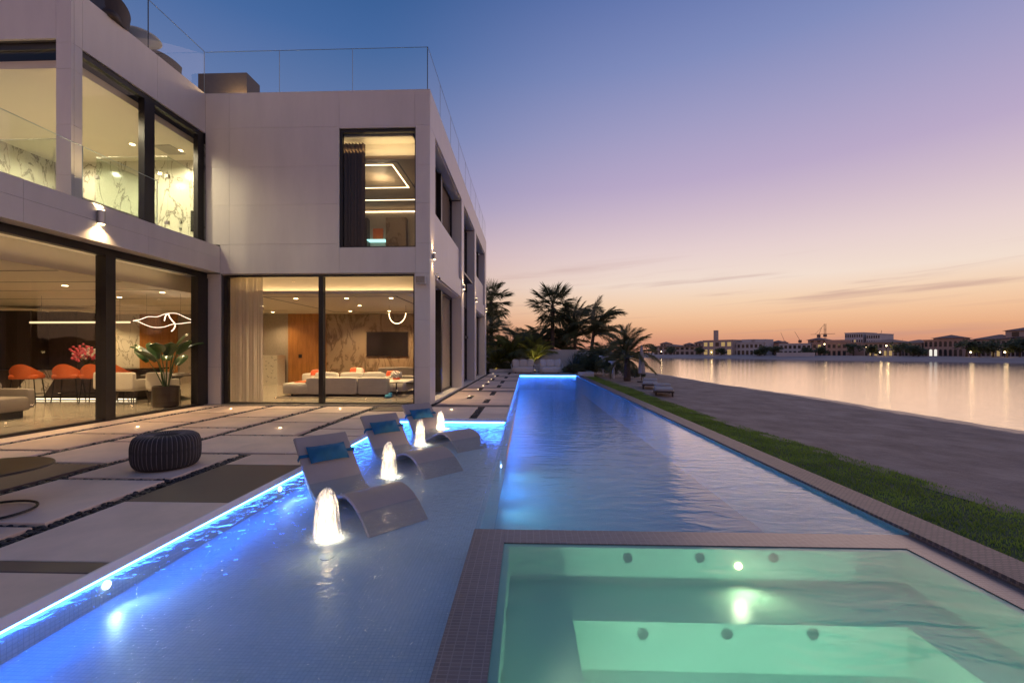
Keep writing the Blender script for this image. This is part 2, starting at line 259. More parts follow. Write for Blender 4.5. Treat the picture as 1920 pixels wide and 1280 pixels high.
# ------------------------------------------------------------------ mesh helpers
class MB:
    def __init__(s): s.v = []; s.f = []
    def add(s, vs, fs):
        o = len(s.v); s.v += [tuple(v) for v in vs]; s.f += [tuple(i + o for i in f) for f in fs]; return s
    def box(s, x0, y0, z0, x1, y1, z1):
        x0, x1 = min(x0, x1), max(x0, x1); y0, y1 = min(y0, y1), max(y0, y1); z0, z1 = min(z0, z1), max(z0, z1)
        return s.add([(x0, y0, z0), (x1, y0, z0), (x1, y1, z0), (x0, y1, z0), (x0, y0, z1), (x1, y0, z1), (x1, y1, z1), (x0, y1, z1)],
                     [(0, 3, 2, 1), (4, 5, 6, 7), (0, 1, 5, 4), (1, 2, 6, 5), (2, 3, 7, 6), (3, 0, 4, 7)])
    def slab(s, x0, y0, z0, x1, y1, z1, c=.006):
        return s.add([(x0, y0, z0), (x1, y0, z0), (x1, y1, z0), (x0, y1, z0), (x0, y0, z1 - c), (x1, y0, z1 - c), (x1, y1, z1 - c), (x0, y1, z1 - c),
                      (x0 + c, y0 + c, z1), (x1 - c, y0 + c, z1), (x1 - c, y1 - c, z1), (x0 + c, y1 - c, z1)],
                     [(0, 3, 2, 1), (0, 1, 5, 4), (1, 2, 6, 5), (2, 3, 7, 6), (3, 0, 4, 7), (4, 5, 9, 8), (5, 6, 10, 9), (6, 7, 11, 10), (7, 4, 8, 11), (8, 9, 10, 11)])
    def quad(s, a, b, c, d): return s.add([a, b, c, d], [(0, 1, 2, 3)])
    def cyl(s, p0, p1, r0, r1=None, n=12, cap=True):
        r1 = r0 if r1 is None else r1; p0 = Vector(p0); p1 = Vector(p1); a = (p1 - p0).normalized()
        u = a.orthogonal().normalized(); w = a.cross(u); vs = []
        for p, r in ((p0, r0), (p1, r1)):
            vs += [p + (u * math.cos(2 * math.pi * i / n) + w * math.sin(2 * math.pi * i / n)) * r for i in range(n)]
        fs = [(i, (i + 1) % n, n + (i + 1) % n, n + i) for i in range(n)]
        if cap: fs += [tuple(range(n - 1, -1, -1)), tuple(range(n, 2 * n))]
        return s.add(vs, fs)
    def tube(s, pts, r, n=8, closed=False, flat=None):
        pts = [Vector(p) for p in pts]; k = len(pts); vs = []; up = Vector((0, 0, 1))
        for i, p in enumerate(pts):
            a = pts[(i - 1) % k] if (closed or i) else p; b = pts[(i + 1) % k] if (closed or i < k - 1) else p
            t = (b - a).normalized(); u = t.cross(up)
            if u.length < 1e-3: u = t.cross(Vector((0, 1, 0)))
            u.normalize(); w = u.cross(t); rr = r[i] if isinstance(r, (list, tuple)) else r
            for j in range(n):
                an = 2 * math.pi * j / n; vs.append(p + u * math.cos(an) * rr * (flat or 1) + w * math.sin(an) * rr)
        fs = []
        for i in range(k if closed else k - 1):
            for j in range(n):
                a = i * n + j; b = i * n + (j + 1) % n; c = ((i + 1) % k) * n + (j + 1) % n; d = ((i + 1) % k) * n + j; fs.append((a, b, c, d))
        if not closed: fs += [tuple(range(n - 1, -1, -1)), tuple(range((k - 1) * n, k * n))]
        return s.add(vs, fs)
    def lathe(s, prof, n=24, c=(0, 0, 0), cap=True, fn=None):
        vs = []
        for r, z in prof:
            for i in range(n):
                a = 2 * math.pi * i / n; k = fn(a, r, z) if fn else 1; vs.append((c[0] + r * k * math.cos(a), c[1] + r * k * math.sin(a), c[2] + z))
        fs = []
        for j in range(len(prof) - 1):
            for i in range(n): fs.append((j * n + i, j * n + (i + 1) % n, (j + 1) * n + (i + 1) % n, (j + 1) * n + i))
        if cap: fs += [tuple(range(n - 1, -1, -1)), tuple(range((len(prof) - 1) * n, len(prof) * n))]
        return s.add(vs, fs)
    def soft(s, cx, cy, cz, sx, sy, sz, e=.3, n=20, m=12, rot=0, tilt=0, dent=0):
        """rounded cushion: superellipsoid of full size sx, sy, sz centred on c"""
        def sg(v, p): return math.copysign(abs(v) ** p, v)
        vs = []; rz = Matrix.Rotation(rot, 3, 'Z') @ Matrix.Rotation(tilt, 3, 'X')
        for j in range(m + 1):
            ph = -math.pi / 2 + math.pi * j / m
            for i in range(n):
                th = 2 * math.pi * i / n
                p = Vector((sx / 2 * sg(math.cos(ph), e) * sg(math.cos(th), e), sy / 2 * sg(math.cos(ph), e) * sg(math.sin(th), e), sz / 2 * sg(math.sin(ph), e)))
                vs.append(rz @ p + Vector((cx, cy, cz)))
        fs = [(j * n + i, j * n + (i + 1) % n, (j + 1) * n + (i + 1) % n, (j + 1) * n + i) for j in range(m) for i in range(n)]
        return s.add(vs, fs)
    def grid(s, fn, nu, nv):
        vs = [fn(i / nu, j / nv) for j in range(nv + 1) for i in range(nu + 1)]
        return s.add(vs, [(j * (nu + 1) + i, j * (nu + 1) + i + 1, (j + 1) * (nu + 1) + i + 1, (j + 1) * (nu + 1) + i) for j in range(nv) for i in range(nu)])
    def mesh(s, name, mat, smooth=False):
        me = bpy.data.meshes.new(name); me.from_pydata(s.v, [], s.f); me.validate(clean_customdata=False)
        if smooth: me.polygons.foreach_set('use_smooth', [True] * len(me.polygons))
        me.materials.append(M[mat] if isinstance(mat, str) else mat); me.update(); return me
    def build(s, name, mat, parent=None, smooth=False, world=False):
        return put(name, s.mesh(name, mat, smooth), parent, world)
def put(name, me, parent=None, world=False):
    o = bpy.data.objects.new(name, me); COL.objects.link(o)
    if parent is not None:
        o.parent = parent
        if world:
            L = parent.location; rz = -parent.rotation_euler.z
            o.location = Matrix.Rotation(rz, 3, 'Z') @ (-Vector(L)); o.rotation_euler = (0, 0, rz)
    return o
def tag(o, label=None, cat=None, group=None, kind=None):
    if label: o['label'] = label
    if cat: o['category'] = cat
    if group: o['group'] = group
    if kind: o['kind'] = kind
    return o
def thing(name, label, cat, loc=(0, 0, 0), rz=0, group=None):
    o = bpy.data.objects.new(name, None); COL.objects.link(o); o.location = loc; o.rotation_euler = (0, 0, rz); o.empty_display_size = .1
    return tag(o, label, cat, group)
def struct(o): o['kind'] = 'structure'; return o
def dup(root, loc, rz, label, group=None):
    r = root.copy(); COL.objects.link(r); r.location = loc; r.rotation_euler = (0, 0, rz); r['label'] = label
    if group: r['group'] = group
    def rec(src, dst):
        for ch in list(src.children):
            c = ch.copy(); COL.objects.link(c); c.parent = dst; rec(ch, c)
    rec(root, r); return r
def lamp(name, typ, loc, energy, col=(1, .75, .45), size=.05, parent=None, aim=None, cone=120, blend=.6, sx=None, sy=None):
    l = bpy.data.lights.new(name, typ); l.energy = energy; l.color = col
    if typ == 'AREA':
        l.size = size
        if sx: l.shape = 'RECTANGLE'; l.size = sx; l.size_y = sy
    else: l.shadow_soft_size = size
    if typ == 'SPOT': l.spot_size = R(cone); l.spot_blend = blend
    o = bpy.data.objects.new(name, l); COL.objects.link(o); o.location = loc
    if aim is not None: o.rotation_euler = Vector(aim).to_track_quat('-Z', 'Y').to_euler()
    if parent is not None:
        o.parent = parent; rz = -parent.rotation_euler.z
        o.location = Matrix.Rotation(rz, 3, 'Z') @ (Vector(loc) - Vector(parent.location))
        if aim is not None: o.rotation_euler = (Matrix.Rotation(rz, 3, 'Z') @ Vector(aim)).to_track_quat('-Z', 'Y').to_euler()
    return o

# ================================================================== SETTING
ZW = -.09            # pool water level
XL, XS, XR0, XR1 = -2.76, -.44, 3.10, 3.42     # pool: shelf left edge, shelf edge, right coping inner and outer
YT, YE = 9.17, 27.3  # shelf far edge, pool far end
SPX0, SPX1, SPY1 = -.44, 3.10, 3.66            # spa outer
ZSEA = -.72
# sea: one sheet out to the horizon
def seaf(t, b):
    tcn = N(t, 'ShaderNodeTexCoord'); mp = N(t, 'ShaderNodeMapping'); t.links.new(tcn.outputs['Object'], mp.inputs[0]); mp.inputs['Scale'].default_value = (1.0, 1.0, 1); mp.inputs['Rotation'].default_value = (0, 0, .5)
    n = N(t, 'ShaderNodeTexNoise', i_Scale=3.2, i_Detail=6.0, i_Roughness=.6, i_Distortion=.3); t.links.new(mp.outputs[0], n.inputs[0])
    bp = N(t, 'ShaderNodeBump', i_Strength=.15, i_Distance=.10); t.links.new(n.outputs[0], bp.inputs['Height']); t.links.new(bp.outputs[0], b.inputs['Normal'])
m, t, b = newmat('sea water'); b.inputs['Base Color'].default_value = (.05, .032, .028, 1); b.inputs['Roughness'].default_value = .08; b.inputs['IOR'].default_value = 1.333; seaf(t, b); M['sea'] = m
sea = MB().add([(9, -800, ZSEA), (2500, -800, ZSEA), (2500, 74, ZSEA), (2500, 2500, ZSEA), (9, 2500, ZSEA), (9, 74, ZSEA), (-1500, 74, ZSEA), (-1500, 2500, ZSEA)], [(0, 1, 2, 5), (5, 2, 3, 4), (6, 5, 4, 7)]).build('sea', 'sea'); struct(sea)
# the plot under house and garden
struct(MB().box(-90, -30, -2.5, XL - .35, 75, -.06).build('ground', 'bed'))
struct(MB().box(XL - .35, YE + .55, -2.5, 4.6, 75, -.165).build('garden_ground', 'soil'))
# beach: slopes from lawn edge to the waterline, with a low wave-cut lip
def bx_lawn(y): return 4.5 + .62 * max(0, min(1, (13 - y) / 11)) ** 1.3 + .05 * math.sin(y * .35 + 1) + .03 * math.sin(y * 1.1)
def beach(u, v):
    y = -6 + 92 * v ** 1.9; x0 = bx_lawn(y) - .3; xw = 12.3 + .35 * math.sin(y * .13) + .15 * math.sin(y * .41)
    x = x0 + u * (xw + 3 - x0); k = (x - x0) / (xw - x0)
    z = -.16 - .30 * min(k, 1) - (.06 if k > .80 else 0) * min(1, (k - .80) / .03 if k > .8 else 0) - (.20 if k > .94 else 0) * min(1, (k - .94) / .05 if k > .94 else 0) - max(0, k - 1) * .8
    z += .022 * noise.noise(Vector((x * 2.2, y * 1.8, 0))) + .014 * noise.noise(Vector((x * 5, y * 4.5, 7))) + .02 * noise.noise(Vector((x * .4, y * .3, 3)))
    return (x, y, z)
bo = MB().grid(beach, 90, 260).build('beach', 'sand', smooth=True); struct(bo)
# lawn strip between coping and sand
def lawn(u, v):
    y = -2 + v * 34; x = XR1 - .02 + u * (bx_lawn(y) - XR1 + .02)
    return (x, y, -.13 - .05 * u ** 2 + .012 * noise.noise(Vector((x * 3, y * 3, 1))))
lw = MB().grid(lawn, 8, 120).build('lawn', 'soil', smooth=True); struct(lw)
g = MB()
for i in range(85000):
    v = rnd.random() ** 2.1; u = rnd.random(); u = min(.999, u)
    x, y, z = lawn(u + rnd.gauss(0, .012) * (1 if u > .9 else 0), max(.03, v)); h = rnd.uniform(.018, .036); a = rnd.uniform(0, 6.28); w = .0034 + .0014 * min(4, v * 12)
    if x < XR1 + .004: continue
    lx, ly = math.cos(a) * w, math.sin(a) * w; tx, ty = rnd.gauss(0, .010), rnd.gauss(0, .010)
    g.add([(x - lx, y - ly, z - .004), (x + lx, y + ly, z - .004), (x + tx, y + ty, z + h)], [(0, 1, 2)])
tag(g.build('lawn_grass', 'grassblade'), 'short green lawn grass between the pool coping and the sand', 'grass', kind='stuff')

# ---------------- pool (part of the setting)
pool = bpy.data.objects.new('swimming_pool', None); COL.objects.link(pool); pool.location = (XS, YT, 0); struct(pool)
def pb(name, mat, *boxes):
    mb = MB()
    for b_ in boxes: mb.box(*b_)
    return mb.build(name, mat, pool, world=True)
ZSH, ZD = -.26, -.95
pb('shelf_floor', 'tile', (XL - .3, -1, ZD - .2, XS, YT + .3, ZSH))
pb('pool_floor', 'tiledeep', (XS + .003, SPY1 - .2, ZD - .2, XR1 - .05, YE + .3, ZD))
pb('pool_wall', 'tilewall', (XL - .3, -1, ZSH + .001, XL - .035, YT + .3, -.09), (XL - .03, YT + .035, ZSH + .001, XS - .004, YT + .3, -.09))
pb('pool_wall', 'tilewalld', (XS - .3, YT + .303, ZD, XS - .035, YE + .3, -.09), (XS - .03, YE + .035, ZD + .001, XR0 - .004, YE + .3, -.09))
pb('pool_wall', 'tilewalld', (XR0, SPY1 + .002, ZD + .001, XR1 - .052, YE + .3, -.072))
# edge lights recessed under the deck lip: each run is one strip
pb('light_strip', 'led', (XL - .028, 0.2, -.088, XL - .02, YT, -.070))
pb('light_strip', 'led', (XL, YT + .02, -.088, XS - .03, YT + .028, -.070))
pb('light_strip', 'led', (XS - .028, YT + .3, -.088, XS - .02, YE, -.070))
pb('light_strip', 'led', (XS, YE + .02, -.088, XR0 - .05, YE + .028, -.070))
# deck lip slabs over the strips
pb('edge_stone', 'white', (XL - .014, -1, -.066, XL, YT + .014, .002))
pb('edge_stone', 'white', (XL + .001, YT, -.066, XS, YT + .014, .002))
pb('edge_stone', 'white', (XS - .014, YT + .015, -.066, XS, YE + .014, .002))
pb('edge_stone', 'white', (XS + .001, YE, -.066, XR1 + .05, YE + .014, .002))
pb('edge_footing', 'core', (XL - .16, -1, -.066, XL - .03, YT + .16, -.052), (XL - .029, YT + .03, -.066, XS - .03, YT + .16, -.052), (XS - .16, YT + .161, -.066, XS - .03, YE + .16, -.052))
# right coping, mosaic on top, and the spa rim at water level
pb('coping', 'mosaicp', (XR0, -1, -.07, XR1, YE - .003, -.045))
pb('coping_wall', 'mosaic', (XR0 + .004, -1, -1.3, XR1 - .004, SPY1, -.071))
pb('spa_rim', 'mosaic', (SPX0, -1, ZD, -.18, SPY1, ZW + .008), (-.179, 3.41, ZD, XR0 - .002, SPY1, ZW + .007), (2.87, -1, ZD, XR0 - .001, 3.409, ZW + .0065))
# spa: bench ring and well
ZB, ZF, YI, XI0, XI1 = -.36, -.68, 3.41, -.18, 2.87
pb('spa_wall', 'spawall', (XI0, YI - .05, ZF - .1, XI1, YI - .001, ZW - .002), (XI0 + .001, -1, ZF - .1, XI0 + .05, YI - .05, ZW - .002), (XI1 - .05, -1, ZF - .1, XI1 - .001, YI - .05, ZW - .002))
pb('spa_bench', 'spatile', (XI0 + .05, 2.9, ZF - .05, XI1 - .05, YI - .05, ZB), (XI0 + .05, .4, ZF - .05, .29, 2.9, ZB), (2.45, .4, ZF - .05, XI1 - .05, 2.9, ZB))
pb('spa_well_wall', 'spawall', (.29, 2.887, ZF - .02, 2.45, 2.899, ZB - .002), (.291, .4, ZF - .02, .304, 2.887, ZB - .002), (2.436, .4, ZF - .02, 2.449, 2.887, ZB - .002))
pb('spa_floor', 'spatile', (XI0 + .05, -1, ZF - .2, XI1 - .05, 2.9, ZF))
def disc_part(name, mat, parent, loc, nrm, prof, n=16):
    o = MB().lathe(prof, n).build(name, mat, parent); L = Vector(parent.location)
    o.location = Vector(loc) - L; o.rotation_euler = Vector(nrm).to_track_quat('Z', 'Y').to_euler(); return o
M['jet'] = pmat('dark jet fitting', (.10, .13, .115), .4)
JP = [(.0, 0), (.036, 0), (.036, .008), (.026, .012), (.022, .004), (.008, .004), (.006, .012), (0, .012)]
for px in (1177, 1312, 1450): disc_part('spa_jet', 'jet', pool, AY(px, 1045, YI - .05), (0, -1, 0), JP)
for px in (1205, 1363, 1524): disc_part('spa_jet', 'jet', pool, AY(px, 1187, 2.887), (0, -1, 0), JP)
for yy in (2.2, 2.75): disc_part('spa_jet', 'jet', pool, (XI0 + .05, yy, -.25), (1, 0, 0), JP)
LP = [(0, 0), (.026, 0), (.026, .01), (.022, .014), (0, .016)]
p = AY(1384, 1060, YI - .05); disc_part('spa_lamp', 'warm', pool, p, (0, -1, 0), LP)
lamp('spa_light', 'SPOT', (p.x, 3.32, p.z + .01), 8, (1, .95, .62), .04, pool, (0.05, -1, -.45), 150, .8)
lamp('spa_light', 'SPOT', (.31, 1.2, -.55), 150, (.62, 1, .75), .05, pool, (1, .55, -.05), 165, .8)
lamp('spa_light', 'SPOT', (2.43, 1.2, -.55), 140, (.62, 1, .75), .05, pool, (-1, .55, -.05), 165, .8)
lamp('spa_light', 'SPOT', (-.11, 1.9, -.28), 22, (.95, 1, .7), .04, pool, (1, .1, -.5), 150, .8)
# round underwater lamps in the shelf wall and the pool wall
for px, py in ((200, 1088), (525, 910)):
    p = AX(px, py, XL - .03); p.z = -.14
    disc_part('pool_lamp', 'plens', pool, (XL - .034, p.y, -.145), (1, 0, 0), LP)
    lamp('pool_light', 'SPOT', (XL + .03, p.y, -.15), 5, (.55, .84, 1), .03, pool, (1, -.12, -.10), 120, .9)
p = G(937, 851, -.3); disc_part('pool_lamp', 'plens', pool, (XS + .006, p.y, -.5), (1, 0, 0), LP)
lamp('pool_light', 'SPOT', (XS + .10, p.y, -.3), 30, (.10, .42, 1), .05, pool, (.4, .1, -1), 150, .9)
# area light added under water, carrying the lip strip's blue along the deep part
lamp('pool_light', 'AREA', (XS + .06, 18.3, -.16), 170, (.01, .22, 1), .1, pool, (.8, 0, -.6), sx=17.5, sy=.06)
for yy in (4.6, 6.3, 8.2): lamp('pool_light', 'SPOT', (XS + .06, yy, -.45), 24, (.48, .82, .92), .08, pool, (1, 0, -.35), 165, .9)  # unseen spots added to brighten the near deep water
# water sheets
def sheet(name, mat, x0, y0, x1, y1, z):
    o = MB().quad((x0, y0, z), (x1, y0, z), (x1, y1, z), (x0, y1, z)).build(name, mat); return struct(o)
sheet('pool_water', 'water', XS, SPY1 + .001, XR0, YE + .03, ZW)
sheet('shelf_water', 'shelfwater', XL - .03, -1, XS - .001, YT + .03, ZW)
sheet('spa_water', 'spawater', XI0, -1, XI1, YI, ZW)

# ---------------- terrace: pebble bed with stone slabs
deck = bpy.data.objects.new('terrace', None); COL.objects.link(deck); deck.location = (-5, 6, 0); struct(deck)
MB().box(-9.3, -1, -.058, XL - .162, 32.5, -.045).build('pebble_bed', 'bed', deck, world=True)
MB().box(XL - .16, YT + .161, -.058, XS - .161, 32.5, -.045).build('pebble_bed', 'bed', deck, world=True)
MB().box(XS - .16, YE + .161, -.058, XR1 + .05, 32.5, -.045).build('pebble_bed', 'bed', deck, world=True)
slabs = []
LJ, TJ = .095, .046
def strip(x0, x1, ys, mats=None):
    for i in range(len(ys) - 1):
        slabs.append((x0, ys[i] + TJ, x1, ys[i + 1] - TJ, (mats or {}).get(i, 'slab')))
slabs.append((-8.55, -1, -8.0 - LJ, 11.39, 'slab'))
strip(-8.0 + LJ, -6.64 - LJ, [-.4, .9, 2.2, 3.45, 4.75, 6.03, 7.3, 8.58, 9.87, 11.2])
strip(-6.64 + LJ, -5.25 - LJ, [-1.2, .1, 1.42, 2.75, 4.05, 5.35, 6.67, 7.95, 9.25, 10.63, 11.2], {4: 'slabdark'})
strip(-5.25 + LJ, -3.87 - LJ, [-1.7, -.4, .9, 2.15, 3.42, 4.70])
strip(-5.25 + LJ, -3.87 - LJ, [4.70, 5.93])
slabs.append((-5.25 + LJ, 5.93 + TJ, -4.25, 7.24 - TJ, 'slab')); slabs.append((-4.247, 5.93 + TJ, -3.36, 7.24 - TJ, 'slab')); slabs.append((-3.357, 5.93 + TJ, XL - .016, 7.24 - TJ, 'slab'))
strip(-5.25 + LJ, -3.87 - LJ, [7.24, 8.61, 9.9, 11.2])
XE = XL - .016
slabs += [(-3.87 + LJ, -1, XE, 2.68, 'slab'), (-3.87 + LJ, 2.683, XE, 2.83, 'slabdark'), (-3.87 + LJ, 2.833, XE, 3.985, 'slab'), (-3.87 + LJ, 3.988, XE, 5.35, 'slabdark'), (-3.87 + LJ, 5.353, XE, 5.93 - TJ, 'slab')]
strip(-3.87 + LJ, XE, [7.24, 7.9, 9.14]); strip(-3.87 + LJ, -2.62, [9.14, 10.3, 11.2], {1: 'slabdark'})
XD = XS - .016
ysr = [9.19, 9.95, 11.18, 11.62, 12.05, 13.1, 14.2, 15.45, 15.95, 17.1, 17.45, 18.8, 19.7, 21.3, 21.8, 23.4, 24.9, 25.5, 27.2, 28.6, 30.2]
dk = {2, 7, 9, 13, 16}
for i in range(len(ysr) - 1):
    a, b_ = ysr[i], ysr[i + 1]; mt = 'slabdark' if i in dk else 'slab'
    if b_ - a < .6: slabs.append((-2.42, a + .01, XD, b_ - .01, mt)); continue
    gx = -1.16 if i % 3 != 2 else -1.77
    slabs.append((-2.42, a + .02, gx - .09, b_ - .02, mt)); slabs.append((gx + .09, a + .02, XD, b_ - .02, mt))
slabs.append((XS + .0, YE + .02, XR1, 30.2, 'slab'))
for x0, y0, x1, y1, mt in slabs:
    o = MB().slab(x0 - (x0 + x1) / 2, y0 - (y0 + y1) / 2, -.05, (x1 - x0) / 2, (y1 - y0) / 2, 0).build('paving_slab', rnd.choice(('slab', 'slab1', 'slab2')) if mt == 'slab' else mt, deck); o.location = Vector(((x0 + x1) / 2, (y0 + y1) / 2, rnd.uniform(-.003, 0))) - deck.location
# pebbles in the joints (too many and too small to pick apart: one part)
pbm = MB(); base = []
for j in range(3):
    zz = (-.6, 0, .6)[j]; rr = (.75, 1, .75)[j]
    for i in range(6): base.append((rr * math.cos(i * 1.0472 + j * .5), rr * math.sin(i * 1.0472 + j * .5), zz))
base += [(0, 0, 1), (0, 0, -1)]
bf = [(j * 6 + i, j * 6 + (i + 1) % 6, (j + 1) * 6 + (i + 1) % 6, (j + 1) * 6 + i) for j in range(2) for i in range(6)] + [(12 + i, 12 + (i + 1) % 6, 18) for i in range(6)] + [((i + 1) % 6, i, 19) for i in range(6)]
def pebble_run(x0, y0, x1, y1, dens):
    n = int((x1 - x0) * (y1 - y0) * dens)
    for _ in range(n):
        x, y = rnd.uniform(x0, x1), rnd.uniform(y0, y1); s = rnd.uniform(.018, .034); a = rnd.uniform(0, 6.28); f = rnd.uniform(.45, .7)
        ca_, sa_ = math.cos(a), math.sin(a); k = rnd.uniform(.65, .95); z = -.046 + s * f * rnd.uniform(.6, 1.25)
        pbm.add([(x + (bx_ * ca_ * s - by_ * sa_ * s * k), y + (bx_ * sa_ * s + by_ * ca_ * s * k), z + bz_ * s * f) for bx_, by_, bz_ in base], bf)
for x in (-8.0, -6.64, -5.25): pebble_run(x - LJ, -.5, x + LJ, 11.2, 900)
pebble_run(-3.87 - LJ, -.5, -3.87 + LJ, 5.93, 900); pebble_run(-3.87 - LJ, 7.9, -3.87 + LJ, 11.2, 900)
for ys, x0, x1 in (([2.2, 3.45, 4.75, 6.03, 7.3, 8.58, 9.87], -7.93, -6.7), ([1.42, 2.75, 4.05, 5.35, 6.67, 7.95, 9.25, 10.63], -6.57, -5.31), ([.9, 2.15, 3.42, 4.7, 5.93, 7.24, 8.61, 9.9], -5.18, -3.93)):
    for y in ys: pebble_run(x0, y - TJ, x1, y + TJ, 800)
pebble_run(-8.5, 11.22, -2.5, 11.38, 500); pebble_run(-2.56, 11.4, -2.43, 28, 450)
for i in range(len(ysr) - 1):
    if ysr[i + 1] - ysr[i] >= .6:
        gx = -1.16 if i % 3 != 2 else -1.77; pebble_run(gx - .09, ysr[i] + .02, gx + .09, ysr[i + 1] - .02, 500)
tag(pbm.build('pebbles', 'pebble', deck, smooth=True, world=True), kind='stuff')
ul = [(-7.3, 7.96), (-7.33, 10.59), (-4.56, 7.93), (-4.63, 10.68), (-1.84, 10.62), (-1.83, 13.86), (-1.83, 16.35), (-1.83, 18.21), (-1.83, 20.68), (-1.84, 22.63), (-1.85, 25.25), (-2.2, 28.2)]
names = ['beside the left glass doors', 'in the corner by the tall sheer curtain', 'behind the nearest lounger', 'in front of the living room glass', 'nearest the fountain on the side terrace', 'second along the side terrace', 'third along the side terrace', 'fourth along the side terrace', 'fifth along the side terrace', 'sixth along the side terrace', 'seventh along the side terrace', 'farthest, before the planting bed']
for (x, y), nm in zip(ul, names):
    t_ = thing('deck_light', 'small round recessed floor light ' + nm, 'floor light', (x, y, 0), 0, 'lights set in the paving')
    MB().lathe([(.04, -.002), (.04, .003), (.026, .004)], 16).build('trim_ring', 'steel', t_); MB().lathe([(.025, .0035), (.022, .007)], 14).build('lens', 'warm', t_)
    lamp('glow', 'POINT', (x, y, .06), .35, (1, .7, .4), .02, t_)

# ================================================================== VILLA
villa = thing('villa', 'white two storey villa with dark framed glass walls and roof terrace', 'house', (-5.5, 11.4, 0))
YF, XSD, XW, XB, ZR = 11.42, -2.55, -8.6, -8.2, 8.3
def vb(name, mat, *boxes, smooth=False):
    mb = MB()
    for b_ in boxes: mb.box(*b_)
    return mb.build(name, mat, villa, world=True)
def panel_y(x0, z0, x1, z1, y=YF, th=.05):      # cladding panel facing the camera
    g_ = .0025; o = MB().box(x0 + g_, y, z0 + g_, x1 - g_, y + th, z1 - g_).build('cladding_panel', 'clad', villa, world=True); return o
def panel_x(y0, z0, y1, z1, x, th=.05):         # cladding panel facing +X
    g_ = .0025; return MB().box(x - th, y0 + g_, z0 + g_, x, y1 - g_, z1 - g_).build('cladding_panel', 'clad', villa, world=True)
WT = .32
# solid walls behind the panels (front)
vb('wall', 'core', (XW - .02, YF + .05, 7.32, XSD - .05, YF + WT, 8.26), (XW - .02, YF + .05, 3.5, -4.97, YF + WT, 7.315), (-4.965, YF + .05, 3.5, -2.93, YF + WT, 4.17), (-2.925, YF + .05, 3.5, XSD - .05, YF + WT, 7.315), (-2.95, YF + .05, 0, XSD - .05, YF + WT, 3.495), (XW - .1, YF + .05, 0, XB + .02, YF + WT, 3.495))
zs = [3.49, 4.27, 5.32, 6.33, 7.37, ZR]
for i in range(5):
    z0, z1 = zs[i], zs[i + 1]
    if i == 4: [panel_y(a, z0, b_, z1) for a, b_ in ((XW, -7.95), (-7.95, -4.97), (-4.97, -2.95), (-2.95, XSD))]
    else:
        panel_y(XW if i else XB, z0, -7.95, z1); panel_y(-7.95, z0, -4.97, z1); panel_y(-2.93, z0, XSD, z1)
        if i == 0: panel_y(-4.97, z0, -2.93, 4.17)
panel_y(-4.97, 7.32, -2.93, 7.37)
for z0, z1 in ((0, 1.0), (1.0, 2.25), (2.25, 3.49)): panel_y(-2.96, z0, XSD, z1); panel_y(XW - .05, z0, XB, z1)
# side facade: piers and bays
def pier(y0, y1, zl=(0, 1.0, 2.25, 3.55, 4.2, 5.4, 7.37), dp=.9):
    for a, b_ in zip(zl[:-1], zl[1:]): panel_x(y0, a, y1, b_, XSD)
    vb('wall', 'clad', (XSD - dp, y0 + .01, 0, XSD - .052, y1 - .01, 7.3))
pier(YF + .052, 12.1, dp=.37); pier(17.02, 17.64); pier(21.25, 21.92); pier(26.4, 27.35)
for a, b_ in ((YF + .052, 14.0), (14.0, 17.3), (17.3, 21.6), (21.6, 24.5), (24.5, 27.35)): panel_x(a, 7.375, b_, ZR, XSD)
vb('wall', 'core', (XSD - .35, YF + WT, 7.38, XSD - .052, 27.33, 8.26))
for (a, b_) in ((12.1, 17.02), (21.92, 26.4)):
    panel_x(a, 3.555, b_, 4.2, XSD - .02); vb('wall', 'clad', (XSD - .45, a + .002, 3.56, XSD - .075, b_ - .002, 4.195))
    mid = (a + b_) / 2
    panel_x(a, 4.2, mid, 5.4, XSD - .10); panel_x(mid, 4.2, b_, 5.4, XSD - .10)
    vb('wall', 'clad', (XSD - .5, a, 4.2, XSD - .155, b_, 5.38))
    vb('soffit', 'clad', (XSD - .5, a, 7.33, XSD - .055, b_, 7.372)); vb('soffit', 'clad', (XSD - .5, a, 3.515, XSD - .08, b_, 3.553))
    # upper window band and lower glass doors
    for z0, z1 in ((5.4, 7.32), (0.03, 3.51)):
        xg = XSD - .42
        vb('window_frame', 'frame', (xg - .04, a + .002, z0, xg + .04, a + .09, z1), (xg - .04, b_ - .09, z0, xg + .04, b_ - .002, z1), (xg - .04, a + .09, z1 - .08, xg + .04, b_ - .09, z1 - .001), (xg - .04, a + .09, z0, xg + .04, b_ - .09, z0 + .06), (xg - .06, mid - .32, z0 + .06, xg + .16, mid - .12, z1 - .08))
        for y0, y1 in ((a + .09, mid - .32), (mid - .12, b_ - .09)): vb('window_pane', 'glass', (xg - .008, y0 + .002, z0 + .062, xg + .008, y1 - .002, z1 - .082))
a, b_ = 17.64, 21.25
vb('soffit', 'clad', (XSD - .5, a, 7.33, XSD - .055, b_, 7.372)); xg = XSD - .42
vb('window_frame', 'frame', (xg - .05, a + .002, .03, xg + .05, a + .1, 7.32), (xg - .05, b_ - .1, .03, xg + .05, b_ - .002, 7.32), (xg - .05, a + .1, 3.5, xg + .05, b_ - .1, 4.25), (xg - .05, a + .1, 7.2, xg + .05, b_ - .1, 7.32), (xg - .05, a + .1, .03, xg + .05, b_ - .1, .1), (xg - .05, a + .1, 2.05, xg + .12, b_ - .1, 2.16), (xg - .05, 19.3, .1, xg + .12, 19.45, 3.5), (xg - .05, 19.3, 4.25, xg + .12, 19.45, 7.2))
vb('canopy', 'frame', (XSD - .4, a + .01, 4.62, XSD - .02, 20.6, 4.70))
